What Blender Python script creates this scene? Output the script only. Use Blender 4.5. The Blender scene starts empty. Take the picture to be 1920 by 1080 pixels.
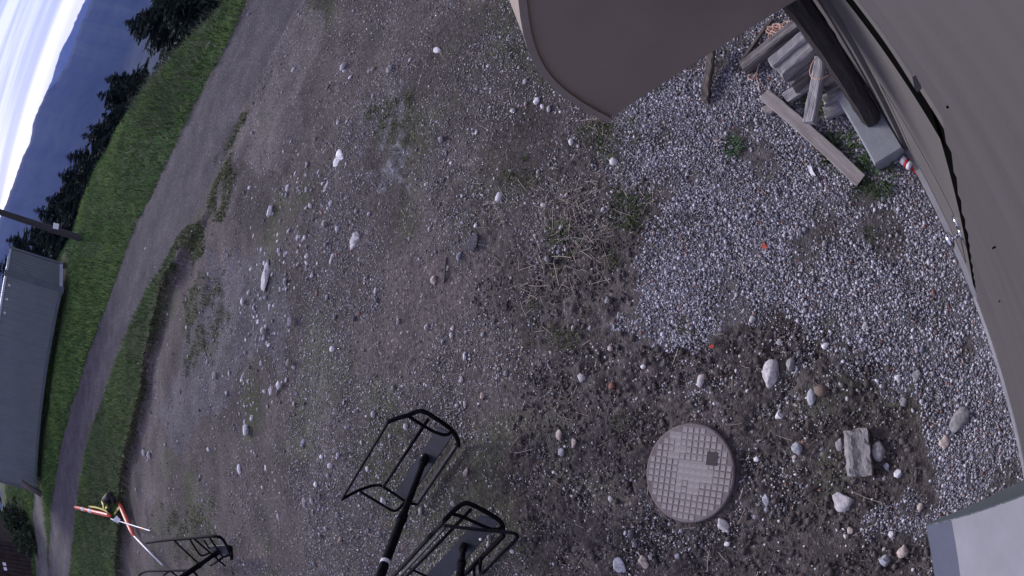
import bpy, math, random
import numpy as np
from mathutils import Matrix, Vector

# ------------------------------------------------------------------ camera
# a wall camera hung on its side: wide lens with barrel distortion, 3.5 m up, 15 cm off the wall
H = 3.5
RC = np.array([[-0.23182948, -0.88142612, 0.41151316],
               [-0.68727538, 0.44779448, 0.57195512],
               [-0.6884095, -0.1502268, -0.70959444]])
LENS = np.array([4.21357150e-02, 2.05461353e-04, -1.45557613e-05, 9.44253169e-07])
sc = bpy.context.scene
COL = sc.collection
cd = bpy.data.cameras.new('camera'); cam = bpy.data.objects.new('camera', cd); COL.objects.link(cam); sc.camera = cam
cd.type = 'PANO'; cd.panorama_type = 'FISHEYE_LENS_POLYNOMIAL'
cd.sensor_width = 36; cd.sensor_fit = 'HORIZONTAL'; cd.fisheye_fov = 3.1
cd.fisheye_polynomial_k0 = 0
cd.fisheye_polynomial_k1, cd.fisheye_polynomial_k2, cd.fisheye_polynomial_k3, cd.fisheye_polynomial_k4 = [-float(c) for c in LENS]
cd.clip_start = 0.02; cd.clip_end = 30000
M = Matrix.Identity(4)
for i in range(3):
    M[i][0], M[i][1], M[i][2] = RC[i, 0], -RC[i, 1], -RC[i, 2]
M[2][3] = H
cam.matrix_world = M

# ------------------------------------------------------------------ world, sun, exposure
SUN_AZ, SUN_EL = math.radians(28), math.radians(24)      # azimuth from +Y towards +X
w = bpy.data.worlds.new('World'); sc.world = w; w.use_nodes = True
nt = w.node_tree; nt.nodes.clear()
def N(t, ty, **kw):
    n = t.nodes.new(ty)
    for k, v in kw.items(): setattr(n, k, v)
    return n
out = N(nt, 'ShaderNodeOutputWorld'); bg = N(nt, 'ShaderNodeBackground')
sky = N(nt, 'ShaderNodeTexSky', sky_type='NISHITA', sun_disc=False)
sky.sun_elevation = SUN_EL; sky.sun_rotation = SUN_AZ; sky.altitude = 1500; sky.dust_density = 1.0
tc = N(nt, 'ShaderNodeTexCoord')
mp = N(nt, 'ShaderNodeMapping'); mp.inputs['Scale'].default_value = (1.2, 1.2, 30)
mp.inputs['Rotation'].default_value = (0.01, 0.015, 0)
no = N(nt, 'ShaderNodeTexNoise'); no.inputs['Scale'].default_value = 1.5; no.inputs['Detail'].default_value = 5; no.inputs['Roughness'].default_value = 0.55
rp = N(nt, 'ShaderNodeValToRGB'); rp.color_ramp.elements[0].position = 0.42; rp.color_ramp.elements[1].position = 0.60
L = nt.links.new
L(tc.outputs['Generated'], mp.inputs['Vector']); L(mp.outputs[0], no.inputs['Vector']); L(no.outputs['Fac'], rp.inputs['Fac'])
cl = N(nt, 'ShaderNodeMixRGB')          # lavender cloud deck with paler streaks
cl.inputs[1].default_value = (1.75, 1.65, 2.9, 1); cl.inputs[2].default_value = (3.7, 3.55, 4.9, 1)
L(rp.outputs['Color'], cl.inputs[0])
sep = N(nt, 'ShaderNodeSeparateXYZ'); L(tc.outputs['Generated'], sep.inputs[0])
hz = N(nt, 'ShaderNodeMapRange'); hz.inputs['From Min'].default_value = 0.054; hz.inputs['From Max'].default_value = 0.066
hz.inputs['To Min'].default_value = 1; hz.inputs['To Max'].default_value = 0
L(sep.outputs['Z'], hz.inputs['Value'])
cl2 = N(nt, 'ShaderNodeMixRGB'); cl2.inputs[2].default_value = (7.4, 7.0, 7.8, 1)   # bright gap under the deck, all round the horizon
L(hz.outputs[0], cl2.inputs[0]); L(cl.outputs[0], cl2.inputs[1])
cov = N(nt, 'ShaderNodeMixRGB'); cov.inputs[0].default_value = 0.8
L(sky.outputs[0], cov.inputs[1]); L(cl2.outputs[0], cov.inputs[2])
L(cov.outputs[0], bg.inputs['Color']); bg.inputs['Strength'].default_value = 0.1
L(bg.outputs[0], out.inputs['Surface'])
sl = bpy.data.lights.new('sun', 'SUN'); so = bpy.data.objects.new('sun', sl); COL.objects.link(so)
sl.energy = 1.5; sl.angle = math.radians(18); sl.color = (1.0, 0.95, 0.98)
sd = Vector((math.sin(SUN_AZ) * math.cos(SUN_EL), math.cos(SUN_AZ) * math.cos(SUN_EL), math.sin(SUN_EL)))
so.rotation_euler = sd.to_track_quat('Z', 'Y').to_euler(); so.location = (0, 0, 30)
vs = sc.view_settings
sc.display_settings.display_device = 'sRGB'
vs.view_transform = 'Standard'; vs.look = 'None'; vs.gamma = 1; vs.use_curve_mapping = False; vs.exposure = 1.3
sc.cycles.use_denoising = True
sc.render.filter_size = 1.0
sc.cycles.max_bounces = 6; sc.cycles.volume_bounces = 1
sc.cycles.volume_step_rate = 4

rng = np.random.default_rng(7); random.seed(7)

# ------------------------------------------------------------------ measuring helpers
def ray(px, py):
    d = np.array([px - 960., py - 540.]); r = np.hypot(*d); m = r * 36 / 1920
    th = LENS @ np.array([m, m * m, m**3, m**4]); s = math.sin(th) / max(r, 1e-9)
    return RC @ np.array([d[0] * s, d[1] * s, math.cos(th)])
def at(px, py, z=0.0):                     # the sight line through a pixel, cut at height z
    v = ray(px, py); t = (z - H) / v[2]; return np.array([v[0] * t, v[1] * t, z])
def far(px, py, d):                        # ... at horizontal distance d
    v = ray(px, py); t = d / math.hypot(v[0], v[1]); return np.array([v[0] * t, v[1] * t, H + v[2] * t])
# ---- noise
def _h(ix, iy, s):
    a = (ix.astype(np.int64) * 374761393 + iy.astype(np.int64) * 668265263 + s * 974634777) & 0xffffffff
    a = ((a ^ (a >> 13)) * 1274126177) & 0xffffffff
    return ((a ^ (a >> 16)) & 0xffff) / 65535.0
def vn(x, y, s=0):
    x = np.asarray(x, float); y = np.asarray(y, float)
    ix = np.floor(x); iy = np.floor(y); fx = x - ix; fy = y - iy
    fx = fx * fx * (3 - 2 * fx); fy = fy * fy * (3 - 2 * fy)
    a = _h(ix, iy, s); b = _h(ix + 1, iy, s); c = _h(ix, iy + 1, s); d = _h(ix + 1, iy + 1, s)
    return (a + (b - a) * fx) * (1 - fy) + (c + (d - c) * fx) * fy
def fbm(x, y, o=4, s=0):
    t = 0; a = 1; n = 0
    for k in range(o):
        t = t + a * vn(x, y, s + k * 17); n += a; a *= .5; x = np.asarray(x) * 2.03 + 5.1; y = np.asarray(y) * 2.03 + 1.7
    return t / n
def ss(e0, e1, x):
    t = np.clip((x - e0) / (e1 - e0), 0, 1); return t * t * (3 - 2 * t)
# ---- terrain
CR_AZ = [-180, -90, 0, 9, 20, 27, 32, 38, 45, 53.5, 62, 75, 90, 110, 180]
CR_D = [60, 60, 52, 44, 31, 26, 22.6, 20.3, 16.9, 12.3, 11.2, 10.6, 10.3, 12, 60]
def zbase(x, y):
    d = np.hypot(x, y); az = np.degrees(np.arctan2(x, y)); dc = np.interp(az, CR_AZ, CR_D)
    z = .0027 * np.minimum(d, dc + 1.0)**2
    e = np.maximum(d - dc, 0)
    return z - np.minimum(.09 * e * np.minimum(e, 4) / 4 + .36 * np.maximum(e - 2, 0), 250)
def hit0(px, py, dz=0., f=None):
    f = f or zbase; v = ray(px, py); hv = math.hypot(v[0], v[1])
    d = np.geomspace(.05, 90, 6000); t = d / hv
    g = H + v[2] * t - f(v[0] * t, v[1] * t) - dz
    k = np.argmax(g < 0)
    if k == 0: return far(px, py, 40)
    u = g[k - 1] / (g[k - 1] - g[k]); tt = t[k - 1] + (t[k] - t[k - 1]) * u
    return np.array([v[0] * tt, v[1] * tt, H + v[2] * tt])
BANK = np.array([hit0(*p)[:2] for p in [(330, 500), (305, 545), (291, 600), (276, 660), (270, 735), (250, 800), (232, 870), (223, 940), (226, 1010), (222, 1090), (215, 1200)]])
def polydist(x, y, P):
    """distance to a polyline, and which side (+ = left of its direction)"""
    best = np.full(np.shape(x), 1e9); side = np.zeros(np.shape(x))
    for a, b in zip(P[:-1], P[1:]):
        ab = b - a; t = np.clip(((x - a[0]) * ab[0] + (y - a[1]) * ab[1]) / (ab @ ab), 0, 1)
        qx = x - a[0] - t * ab[0]; qy = y - a[1] - t * ab[1]; dd = np.hypot(qx, qy)
        cr = ab[0] * (y - a[1]) - ab[1] * (x - a[0])
        m = dd < best; best = np.where(m, dd, best); side = np.where(m, np.sign(cr), side)
    return best, side
_d, YSIDE = polydist(np.array([3.]), np.array([8.]), BANK); YSIDE = float(YSIDE[0])
def zg(x, y):
    z = zbase(x, y); d, s = polydist(x, y, BANK)
    amp = .17 * (.55 + .6 * vn(np.asarray(x) * 1.3, np.asarray(y) * 1.3, 5))
    inside = s == YSIDE
    dip = np.where(inside, amp * np.exp(-d / 1.3) * ss(0, .10, d), 0)
    lip = np.where(~inside, .05 * np.exp(-d / .3), 0)
    fade = ss(5.0, 8.5, np.hypot(x, y))
    return z - (dip - lip) * fade
def hit(px, py, dz=0.): return hit0(px, py, dz, zg)
def gz(x, y): return float(zg(np.array([x]), np.array([y]))[0])

# ------------------------------------------------------------------ materials
def mat(name, c, rough=.8, metal=0., var=.25, scale=6., bump=.15, bscale=40., c2=None, spec=.3, stretch=None, attr=None):
    m = bpy.data.materials.new(name); m.use_nodes = True; t = m.node_tree; b = t.nodes['Principled BSDF']
    b.inputs['Roughness'].default_value = rough; b.inputs['Metallic'].default_value = metal
    b.inputs['Specular IOR Level'].default_value = spec
    if attr:
        co = N(t, 'ShaderNodeAttribute', attribute_name=attr).outputs['Vector']
    else:
        co = N(t, 'ShaderNodeTexCoord').outputs['Object']
    if stretch:
        q = N(t, 'ShaderNodeMapping'); q.inputs['Scale'].default_value = stretch; t.links.new(co, q.inputs[0]); co = q.outputs[0]
    n = N(t, 'ShaderNodeTexNoise'); n.inputs['Scale'].default_value = scale; n.inputs['Detail'].default_value = 6; n.inputs['Roughness'].default_value = .62
    t.links.new(co, n.inputs['Vector'])
    r = N(t, 'ShaderNodeValToRGB'); e = r.color_ramp.elements
    c2 = c2 or tuple(min(1, x * (1 + var)) for x in c)
    e[0].position = .3; e[1].position = .72
    e[0].color = tuple(x * (1 - var) for x in c) + (1,); e[1].color = tuple(c2) + (1,)
    t.links.new(n.outputs['Fac'], r.inputs[0]); t.links.new(r.outputs[0], b.inputs['Base Color'])
    if bump:
        n2 = N(t, 'ShaderNodeTexNoise'); n2.inputs['Scale'].default_value = bscale; n2.inputs['Detail'].default_value = 4
        t.links.new(co, n2.inputs['Vector'])
        bp = N(t, 'ShaderNodeBump'); bp.inputs['Strength'].default_value = bump; bp.inputs['Distance'].default_value = .01
        t.links.new(n2.outputs['Fac'], bp.inputs['Height']); t.links.new(bp.outputs[0], b.inputs['Normal'])
    return m
def colmat(name, rough=.85, grain=.25, gscale=80., bump=.3, spec=.25, trans=0.):
    """colour from the mesh's own 'col' attribute, with grain"""
    m = bpy.data.materials.new(name); m.use_nodes = True; t = m.node_tree; b = t.nodes['Principled BSDF']
    b.inputs['Roughness'].default_value = rough; b.inputs['Specular IOR Level'].default_value = spec
    a = N(t, 'ShaderNodeAttribute', attribute_name='col')
    if grain:
        co = N(t, 'ShaderNodeTexCoord'); n = N(t, 'ShaderNodeTexNoise'); n.inputs['Scale'].default_value = gscale; n.inputs['Detail'].default_value = 4
        t.links.new(co.outputs['Object'], n.inputs[0])
        mr = N(t, 'ShaderNodeMapRange'); mr.inputs['From Min'].default_value = .3; mr.inputs['From Max'].default_value = .7
        mr.inputs['To Min'].default_value = 1 - grain; mr.inputs['To Max'].default_value = 1 + grain
        t.links.new(n.outputs['Fac'], mr.inputs[0])
        mx = N(t, 'ShaderNodeVectorMath', operation='SCALE'); t.links.new(a.outputs['Vector'], mx.inputs[0]); t.links.new(mr.outputs[0], mx.inputs['Scale'])
        t.links.new(mx.outputs[0], b.inputs['Base Color'])
        if bump:
            bp = N(t, 'ShaderNodeBump'); bp.inputs['Strength'].default_value = bump; bp.inputs['Distance'].default_value = .01
            t.links.new(n.outputs['Fac'], bp.inputs['Height']); t.links.new(bp.outputs[0], b.inputs['Normal'])
    else:
        t.links.new(a.outputs['Vector'], b.inputs['Base Color'])
    return m
MT = {}
MT['stone'] = colmat('stone', .8, .3, 45, .5)
MT['gravel'] = colmat('gravel', .8, .2, 120, 0)
MT['leaf'] = colmat('leaf', .75, 0, spec=.2)
MT['siding'] = mat('siding_paint', (.096, .087, .088), .55, 0, .14, 1.6, .05, 200, spec=.35, stretch=(.6, 1, 4))
MT['doorpaint'] = mat('door_paint', (.138, .127, .123), .5, 0, .1, 2.5, .04, 150, spec=.35)
MT['trimpaint'] = mat('trim_paint', (.13, .121, .118), .5, 0, .08, 3, .03, 100, spec=.35)
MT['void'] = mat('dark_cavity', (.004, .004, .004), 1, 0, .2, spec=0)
MT['awning'] = mat('awning_paint', (.29, .238, .20), .55, 0, .12, 1.6, .04, 120, spec=.35)
MT['rim'] = mat('awning_rim_paint', (.30, .255, .225), .45, 0, .08, 6, .03, 120, spec=.4)
MT['galv'] = mat('hood_sky_reflection', (.25, .25, .272), .4, 0, .12, 3, .02, 60)  # pale colour stands in for sky reflected in the hood's metal
MT['lip'] = mat('hood_ground_reflection', (.10, .108, .145), .4, 0, .06, 12, .02, 60)  # dark ground reflection on the hood's lip, put into its colour
MT['flash'] = mat('flashing', (.42, .42, .44), .45, .6, .15, 8, .05, 60)
MT['chrome'] = mat('chrome', (.75, .75, .78), .15, 1, .05, 5, 0)
MT['blackpaint'] = mat('black_paint', (.006, .006, .009), .8, 0, .35, 12, .1, 90, spec=.06, c2=(.011, .011, .015))
MT['seatplate'] = mat('seat_plate_paint', (.022, .024, .036), .5, .0, .25, 9, .1, 90, spec=.3)
MT['scuffed'] = mat('scuffed_paint', (.012, .012, .017), .5, 0, .3, 30, .15, 90, c2=(.04, .04, .05), spec=.12)
MT['white'] = mat('white_plastic', (.75, .75, .78), .5, 0, .08, 8, .02)
MT['log'] = mat('dark_log', (.045, .039, .039), .9, 0, .5, 4, .9, 12, attr='loc', stretch=(1.2, 26, 26), c2=(.095, .083, .082))
MT['concrete'] = mat('block_concrete', (.23, .24, .26), .9, 0, .15, 9, .25, 90)
MT['rubble'] = mat('rubble_concrete', (.25, .235, .23), .95, 0, .3, 20, .6, 70)
MT['wood_pale'] = mat('pale_board', (.27, .235, .22), .85, 0, .22, 3, .35, 12, attr='loc', stretch=(1.2, 14, 14), c2=(.36, .325, .31))
MT['wood_grey'] = mat('grey_board', (.26, .245, .25), .9, 0, .45, 3, .7, 10, attr='loc', stretch=(1.5, 22, 22), c2=(.52, .505, .52))
MT['wood_dark'] = mat('dark_timber', (.10, .085, .08), .9, 0, .5, 3, .8, 9, attr='loc', stretch=(1.5, 20, 20), c2=(.33, .305, .31))
MT['wood_brown'] = mat('brown_stick', (.10, .078, .068), .9, 0, .4, 3, .6, 9, attr='loc', stretch=(1.5, 20, 20), c2=(.2, .17, .155))
MT['rope'] = mat('orange_rope', (.60, .39, .31), .8, 0, .15, 60, .2, 200)
MT['lid'] = mat('cast_lid', (.165, .132, .130), .8, .1, .25, 7, .3, 120, c2=(.22, .195, .195))
MT['lidtop'] = mat('cast_lid_worn', (.265, .238, .232), .75, .1, .22, 9, .3, 120, c2=(.37, .34, .33))
MT['lidside'] = mat('lid_side', (.10, .08, .09), .8, .1, .25, 9, .3, 120)
MT['pick'] = mat('pick_hole', (.06, .05, .05), .9, 0, .2)
MT['orange'] = mat('orange_plastic', (.62, .075, .035), .45, 0, .15, 6, .03, spec=.4)
MT['coral'] = mat('faded_orange_plastic', (.70, .14, .085), .45, 0, .12, 6, .03, spec=.4)
MT['band'] = mat('reflective_band', (.62, .62, .64), .4, 0, .1, 20, 0)
MT['yellow'] = mat('yellow_webbing', (.62, .55, .12), .7, 0, .2, 40, .1)
MT['rubber'] = mat('black_rubber', (.014, .014, .016), .7, 0, .3, 10, .2)
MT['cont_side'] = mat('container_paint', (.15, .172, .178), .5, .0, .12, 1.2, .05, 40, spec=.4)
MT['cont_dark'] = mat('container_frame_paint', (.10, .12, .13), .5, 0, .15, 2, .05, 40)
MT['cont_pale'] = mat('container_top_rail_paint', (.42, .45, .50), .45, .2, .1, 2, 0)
MT['shed'] = mat('shed_board', (.034, .021, .019), .9, 0, .5, 2, .3, 10, c2=(.06, .038, .033))
MT['pole'] = mat('pole_wood', (.045, .04, .042), .8, 0, .3, 5, .3, 20, stretch=(1, 1, .1))
MT['bark'] = mat('bark', (.05, .04, .033), .95, 0, .4, 12, .5, 30)
MT['tape_red'] = mat('red_plastic', (.5, .03, .03), .5, 0, .1, 5, 0)
MT['weedstem'] = MT['leaf']

# ------------------------------------------------------------------ mesh helpers
def unit(v): v = np.asarray(v, float); return v / np.linalg.norm(v)
class MB:
    def __init__(s): s.v = []; s.f = []; s.loc = []
    def add(s, V, F, loc=None):
        o = len(s.v); s.v += [tuple(p) for p in V]; s.f += [tuple(i + o for i in f) for f in F]
        s.loc += [tuple(p) for p in (V if loc is None else loc)]
        return s
    def box(s, c, h, ax=None):
        ax = np.eye(3) if ax is None else np.asarray(ax, float); c = np.asarray(c, float)
        lo = [np.array([i, j, k]) * h for i in (-1, 1) for j in (-1, 1) for k in (-1, 1)]
        return s.add([c + p @ ax for p in lo], [(0, 1, 3, 2), (4, 6, 7, 5), (0, 4, 5, 1), (2, 3, 7, 6), (0, 2, 6, 4), (1, 5, 7, 3)], lo)
    def tube(s, P, r, n=8, cap=True):
        P = [np.asarray(p, float) for p in P]; r = list(r) if np.ndim(r) else [r] * len(P)
        t0 = unit(P[1] - P[0]); a = np.cross(t0, [0, 0, 1.]);
        if np.linalg.norm(a) < 1e-3: a = np.array([1., 0, 0])
        a = unit(a); V = []; lo = []; s0 = 0
        for i, p in enumerate(P):
            t = unit(P[min(i + 1, len(P) - 1)] - P[max(i - 1, 0)])
            a = unit(a - t * (a @ t)); b = np.cross(t, a)
            if i: s0 += np.linalg.norm(p - P[i - 1])
            for k in range(n):
                an = 2 * math.pi * k / n; q = math.cos(an) * a + math.sin(an) * b
                V.append(p + r[i] * q); lo.append((s0, r[i] * math.cos(an), r[i] * math.sin(an)))
        F = [(i * n + k, i * n + (k + 1) % n, (i + 1) * n + (k + 1) % n, (i + 1) * n + k) for i in range(len(P) - 1) for k in range(n)]
        if cap: F += [tuple(range(n))[::-1], tuple((len(P) - 1) * n + k for k in range(n))]
        return s.add(V, F, lo)
    def board(s, p0, p1, wd, th, up=(0, 0, 1), n=9, jit=.003, ch=.12, split=0.):
        """a plank lofted from chamfered, slightly uneven sections"""
        p0 = np.asarray(p0, float); p1 = np.asarray(p1, float); t = unit(p1 - p0); u = unit(np.asarray(up, float) - t * (np.asarray(up, float) @ t)); sd_ = np.cross(t, u)
        c = min(wd, th) * ch; V = []; lo = []; Ln = np.linalg.norm(p1 - p0)
        for i in range(n):
            f = i / (n - 1); e = (i in (0, n - 1))
            for (a, b) in ((-wd / 2 + c, -th / 2), (wd / 2 - c, -th / 2), (wd / 2, -th / 2 + c), (wd / 2, th / 2 - c), (wd / 2 - c, th / 2), (-wd / 2 + c, th / 2), (-wd / 2, th / 2 - c), (-wd / 2, -th / 2 + c)):
                j = np.array([random.uniform(-1, 1) * jit * (6 if e else 1), random.uniform(-1, 1) * jit, random.uniform(-1, 1) * jit])
                V.append(p0 + t * (f * Ln + j[0]) + sd_ * (a + j[1]) + u * (b + j[2])); lo.append((f * Ln, a, b))
        F = [(i * 8 + k, i * 8 + (k + 1) % 8, (i + 1) * 8 + (k + 1) % 8, (i + 1) * 8 + k) for i in range(n - 1) for k in range(8)]
        F += [tuple(range(8))[::-1], tuple((n - 1) * 8 + k for k in range(8))]
        return s.add(V, F, lo)
    def prism(s, poly, ext):
        """closed polygon (list of 3-D points) extruded by vector ext"""
        n = len(poly); ext = np.asarray(ext, float); V = [np.asarray(p, float) for p in poly]; V += [p + ext for p in V]
        return s.add(V, [tuple(range(n))[::-1], tuple(range(n, 2 * n))] + [(k, (k + 1) % n, n + (k + 1) % n, n + k) for k in range(n)])
    def build(s, name, m, parent=None, smooth=False, root=None):
        me = bpy.data.meshes.new(name)
        o0 = np.zeros(3)
        r = parent
        while r is not None:
            o0 = o0 + np.array(r.location); r = r.parent
        org = np.zeros(3)
        if parent is None:
            A = np.array(s.v); org = np.array([A[:, 0].mean(), A[:, 1].mean(), A[:, 2].min()])
        me.from_pydata([tuple(np.asarray(p) - o0 - org) for p in s.v], [], s.f)
        a = me.attributes.new('loc', 'FLOAT_VECTOR', 'POINT'); a.data.foreach_set('vector', np.array(s.loc, np.float32).ravel())
        me.materials.append(MT[m] if isinstance(m, str) else m)
        if smooth:
            me.polygons.foreach_set('use_smooth', [True] * len(me.polygons))
        me.validate(); me.update()
        o = bpy.data.objects.new(name, me); COL.objects.link(o); o.location = org
        if parent is not None: o.parent = parent
        return o
def tag(o, label=None, cat=None, group=None, kind=None):
    if label: o['label'] = label
    if cat: o['category'] = cat
    if group: o['group'] = group
    if kind: o['kind'] = kind
    return o
def thing(name, loc, label, cat, group=None):
    o = bpy.data.objects.new(name, None); o.empty_display_size = .1; COL.objects.link(o); o.location = tuple(float(q) for q in loc)
    return tag(o, label, cat, group)
def bigmesh(name, V, F, m, col=None, smooth=False, parent=None, kind=None):
    """numpy arrays straight into one mesh; F is (n,3) or (n,4)"""
    V = np.asarray(V, np.float32); F = np.asarray(F, np.int32); k = F.shape[1]
    me = bpy.data.meshes.new(name); me.vertices.add(len(V)); me.vertices.foreach_set('co', V.ravel())
    me.loops.add(F.size); me.loops.foreach_set('vertex_index', F.ravel())
    me.polygons.add(len(F)); me.polygons.foreach_set('loop_start', np.arange(0, F.size, k, dtype=np.int32)); me.polygons.foreach_set('loop_total', np.full(len(F), k, np.int32))
    if smooth: me.polygons.foreach_set('use_smooth', np.ones(len(F), bool))
    me.update(calc_edges=True)
    if col is not None:
        a = me.attributes.new('col', 'FLOAT_VECTOR', 'POINT'); a.data.foreach_set('vector', np.asarray(col, np.float32).ravel())
    me.materials.append(m); me.validate()
    o = bpy.data.objects.new(name, me); COL.objects.link(o)
    if parent is not None: o.parent = parent
    if kind: o['kind'] = kind
    return o
def inpoly(x, y, P):
    x = np.asarray(x); y = np.asarray(y); c = np.zeros(x.shape, bool); n = len(P)
    for i in range(n):
        x1, y1 = P[i]; x2, y2 = P[(i + 1) % n]
        c ^= ((y1 > y) != (y2 > y)) & (x < (x2 - x1) * (y - y1) / (y2 - y1 + 1e-12) + x1)
    return c
def area(pix): return [tuple(hit0(*p)[:2]) for p in pix]
# ------------------------------------------------------------------ ground zones (plan view)
R_OUT_PX = [(620, -220), (540, -90), (455, 32), (420, 100), (370, 190), (330, 270), (290, 350), (255, 430), (225, 500), (200, 570), (170, 660), (145, 740), (120, 810), (106, 880), (97, 960), (90, 1080), (84, 1200)]
R_IN_PX = [(720, -220), (630, -90), (552, 32), (500, 130), (440, 240), (395, 340), (345, 440), (270, 545), (228, 650), (195, 740), (163, 830), (151, 900), (142, 960), (130, 1080), (122, 1200)]
R_OUT = np.array(area(R_OUT_PX)); R_IN = np.array(area(R_IN_PX))
ROAD = [tuple(p) for p in R_OUT] + [tuple(p) for p in R_IN[::-1]]
GRAVEL = area([(1460, -20), (1420, 60), (1290, 140), (1150, 232), (1200, 300), (1245, 370), (1205, 470), (1190, 600), (1265, 660), (1345, 640), (1480, 600), (1600, 655), (1680, 720), (1722, 830), (1732, 900), (1705, 1000), (1750, 1080), (1800, 1180)]) + [(-2.2, -.2), (6, -.2), (6, 1.2)]
SOIL = area([(985, 700), (1150, 610), (1265, 650), (1480, 600), (1700, 720), (1730, 900), (1730, 1180), (1010, 1180), (960, 900)])
STRAW = area([(930, 320), (1190, 250), (1245, 380), (1180, 500), (1190, 620), (1000, 640), (905, 560), (890, 400)])
SAND = area([(560, 32), (620, 32), (575, 150), (560, 240), (520, 330), (440, 300), (480, 200)])
GRASS_IN = [tuple(hit0(*p)[:2]) for p in [(345, 440), (270, 545), (228, 650), (195, 740), (163, 830), (151, 900), (142, 960), (130, 1080), (122, 1200)]] + [tuple(p) for p in BANK[::-1]]
WEEDS = area([(440, 200), (475, 195), (455, 300), (420, 380), (380, 470), (335, 520), (320, 480), (360, 420), (400, 340)])
TRACK = area([(62, 925), (80, 930), (88, 1010), (92, 1100), (70, 1100), (64, 1000)])
GREENISH = [area(q) for q in ([(700, 170), (780, 180), (760, 280), (690, 260)], [(1110, 240), (1200, 230), (1200, 290), (1130, 300)], [(330, 560), (420, 500), (430, 600), (340, 700)], [(1020, 400), (1080, 410), (1070, 460), (1020, 450)], [(1140, 340), (1230, 350), (1210, 420), (1150, 420)], [(300, 950), (400, 940), (430, 1060), (330, 1060)])]
ASH = area([(690, 230), (730, 225), (740, 320), (790, 330), (780, 350), (705, 335)])
BLUISH = area([(380, 520), (470, 500), (520, 620), (430, 760), (330, 860), (300, 760), (340, 640)])
C = dict(road=(.078, .071, .076), yard=(.096, .083, .079), soil=(.074, .063, .060), gravel=(.11, .106, .112), grass=(.030, .048, .016), sand=(.125, .111, .108), straw=(.080, .070, .066), weeds=(.060, .066, .036), ash=(.22, .225, .245), track=(.12, .112, .108), far=(.025, .035, .022), blue=(.105, .10, .112))
C = {k: np.array(v) for k, v in C.items()}
def soft(x, y, P, wd, s, amp=.12, sc_=2.5):
    jx = x + (fbm(x * sc_, y * sc_, 4, s) - .5) * 4 * amp; jy = y + (fbm(x * sc_, y * sc_, 4, s + 40) - .5) * 4 * amp
    return inpoly(jx, jy, P).astype(float)
def zonecol(x, y):
    """(colour, dict of masks) of the ground at plan positions"""
    d = np.hypot(x, y); n1 = fbm(x * .9, y * .9, 4, 3); n2 = fbm(x * 3.7, y * 3.7, 4, 9)
    col = C['yard'][None] * (.45 + 1.05 * n1)[:, None]
    col = col + (np.array([-.012, .0, -.018])[None] * ss(.52, .7, fbm(x * 1.1, y * 1.1, 4, 31))[:, None]) * 1.0
    m = {}
    def over(key, f, c=None):
        nonlocal col
        c = C[key] if c is None else c
        m[key] = f; v = (.75 + .5 * n2)[:, None]
        col = col * (1 - f)[:, None] + c[None] * v * f[:, None]
    over('blue', soft(x, y, BLUISH, .5, 71, .4, .8) * .6)
    over('sand', soft(x, y, SAND, .3, 11, .2, 1.5) * .75)
    over('soil', np.clip((soft(x, y, SOIL, .2, 12, .15, 2.2) + soft(x, y, SOIL, .2, 22, .5, 1.6) + soft(x, y, SOIL, .2, 32, .8, 1.1) + soft(x, y, SOIL, .2, 42, .3, 4)) / 4 * (.35 + 1.1 * ss(.36, .58, fbm(x * 5, y * 5, 4, 73))) + ss(.58, .70, fbm(x * 1.6, y * 1.6, 4, 77)) * .45 * (d < 7), 0, 1))
    over('straw', (soft(x, y, STRAW, .2, 13, .25, 2.5) + soft(x, y, STRAW, .2, 23, .5, 1.6) + soft(x, y, STRAW, .2, 33, .35, 4)) / 3)
    over('gravel', (soft(x, y, GRAVEL, .1, 14, .10, 4) + soft(x, y, GRAVEL, .1, 24, .34, 2.4)) / 2 * (1 - .7 * ss(.60, .72, fbm(x * 4, y * 4, 3, 88))))
    over('weeds', soft(x, y, WEEDS, .3, 15, .25, 1.5) * ss(.38, .6, fbm(x * 3, y * 3, 3, 19)))
    for k, P in enumerate(GREENISH): over('green%d' % k, soft(x, y, P, .2, 50 + k, .2, 2.5) * ss(.36, .6, fbm(x * 6, y * 6, 3, 29)) * .7, C['weeds'])
    over('ash', (soft(x, y, ASH, .1, 16, .3, 4) + soft(x, y, ASH, .1, 26, .6, 2)) / 2 * ss(.42, .58, fbm(x * 6, y * 6, 3, 39)) * .8)
    over('ingrass', soft(x, y, GRASS_IN, .1, 17, .07, 2) * (.8 + .2 * n2), C['grass'])
    _, so_ = polydist(x + (fbm(x, y, 3, 61) - .5) * .7, y + (fbm(x, y, 3, 62) - .5) * .7, R_OUT)
    sref = float(polydist(np.array([16.]), np.array([16.]), R_OUT)[1][0])
    over('outgrass', (so_ == sref).astype(float), C['grass'])
    over('road', soft(x, y, ROAD, .1, 18, .10, 1.2))
    over('far', ss(45, 70, d))
    # wheel tracks: worn pale ruts along the road
    dr = polydist(x, y, R_IN)[0]
    rut = np.exp(-((dr - .75) / .28)**2) + np.exp(-((dr - 2.2) / .3)**2)
    col = col * (1 + .16 * rut * m['road'])[:, None]
    over('track', soft(x, y, TRACK, .1, 20, .1, 1))
    return col, m
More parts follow.
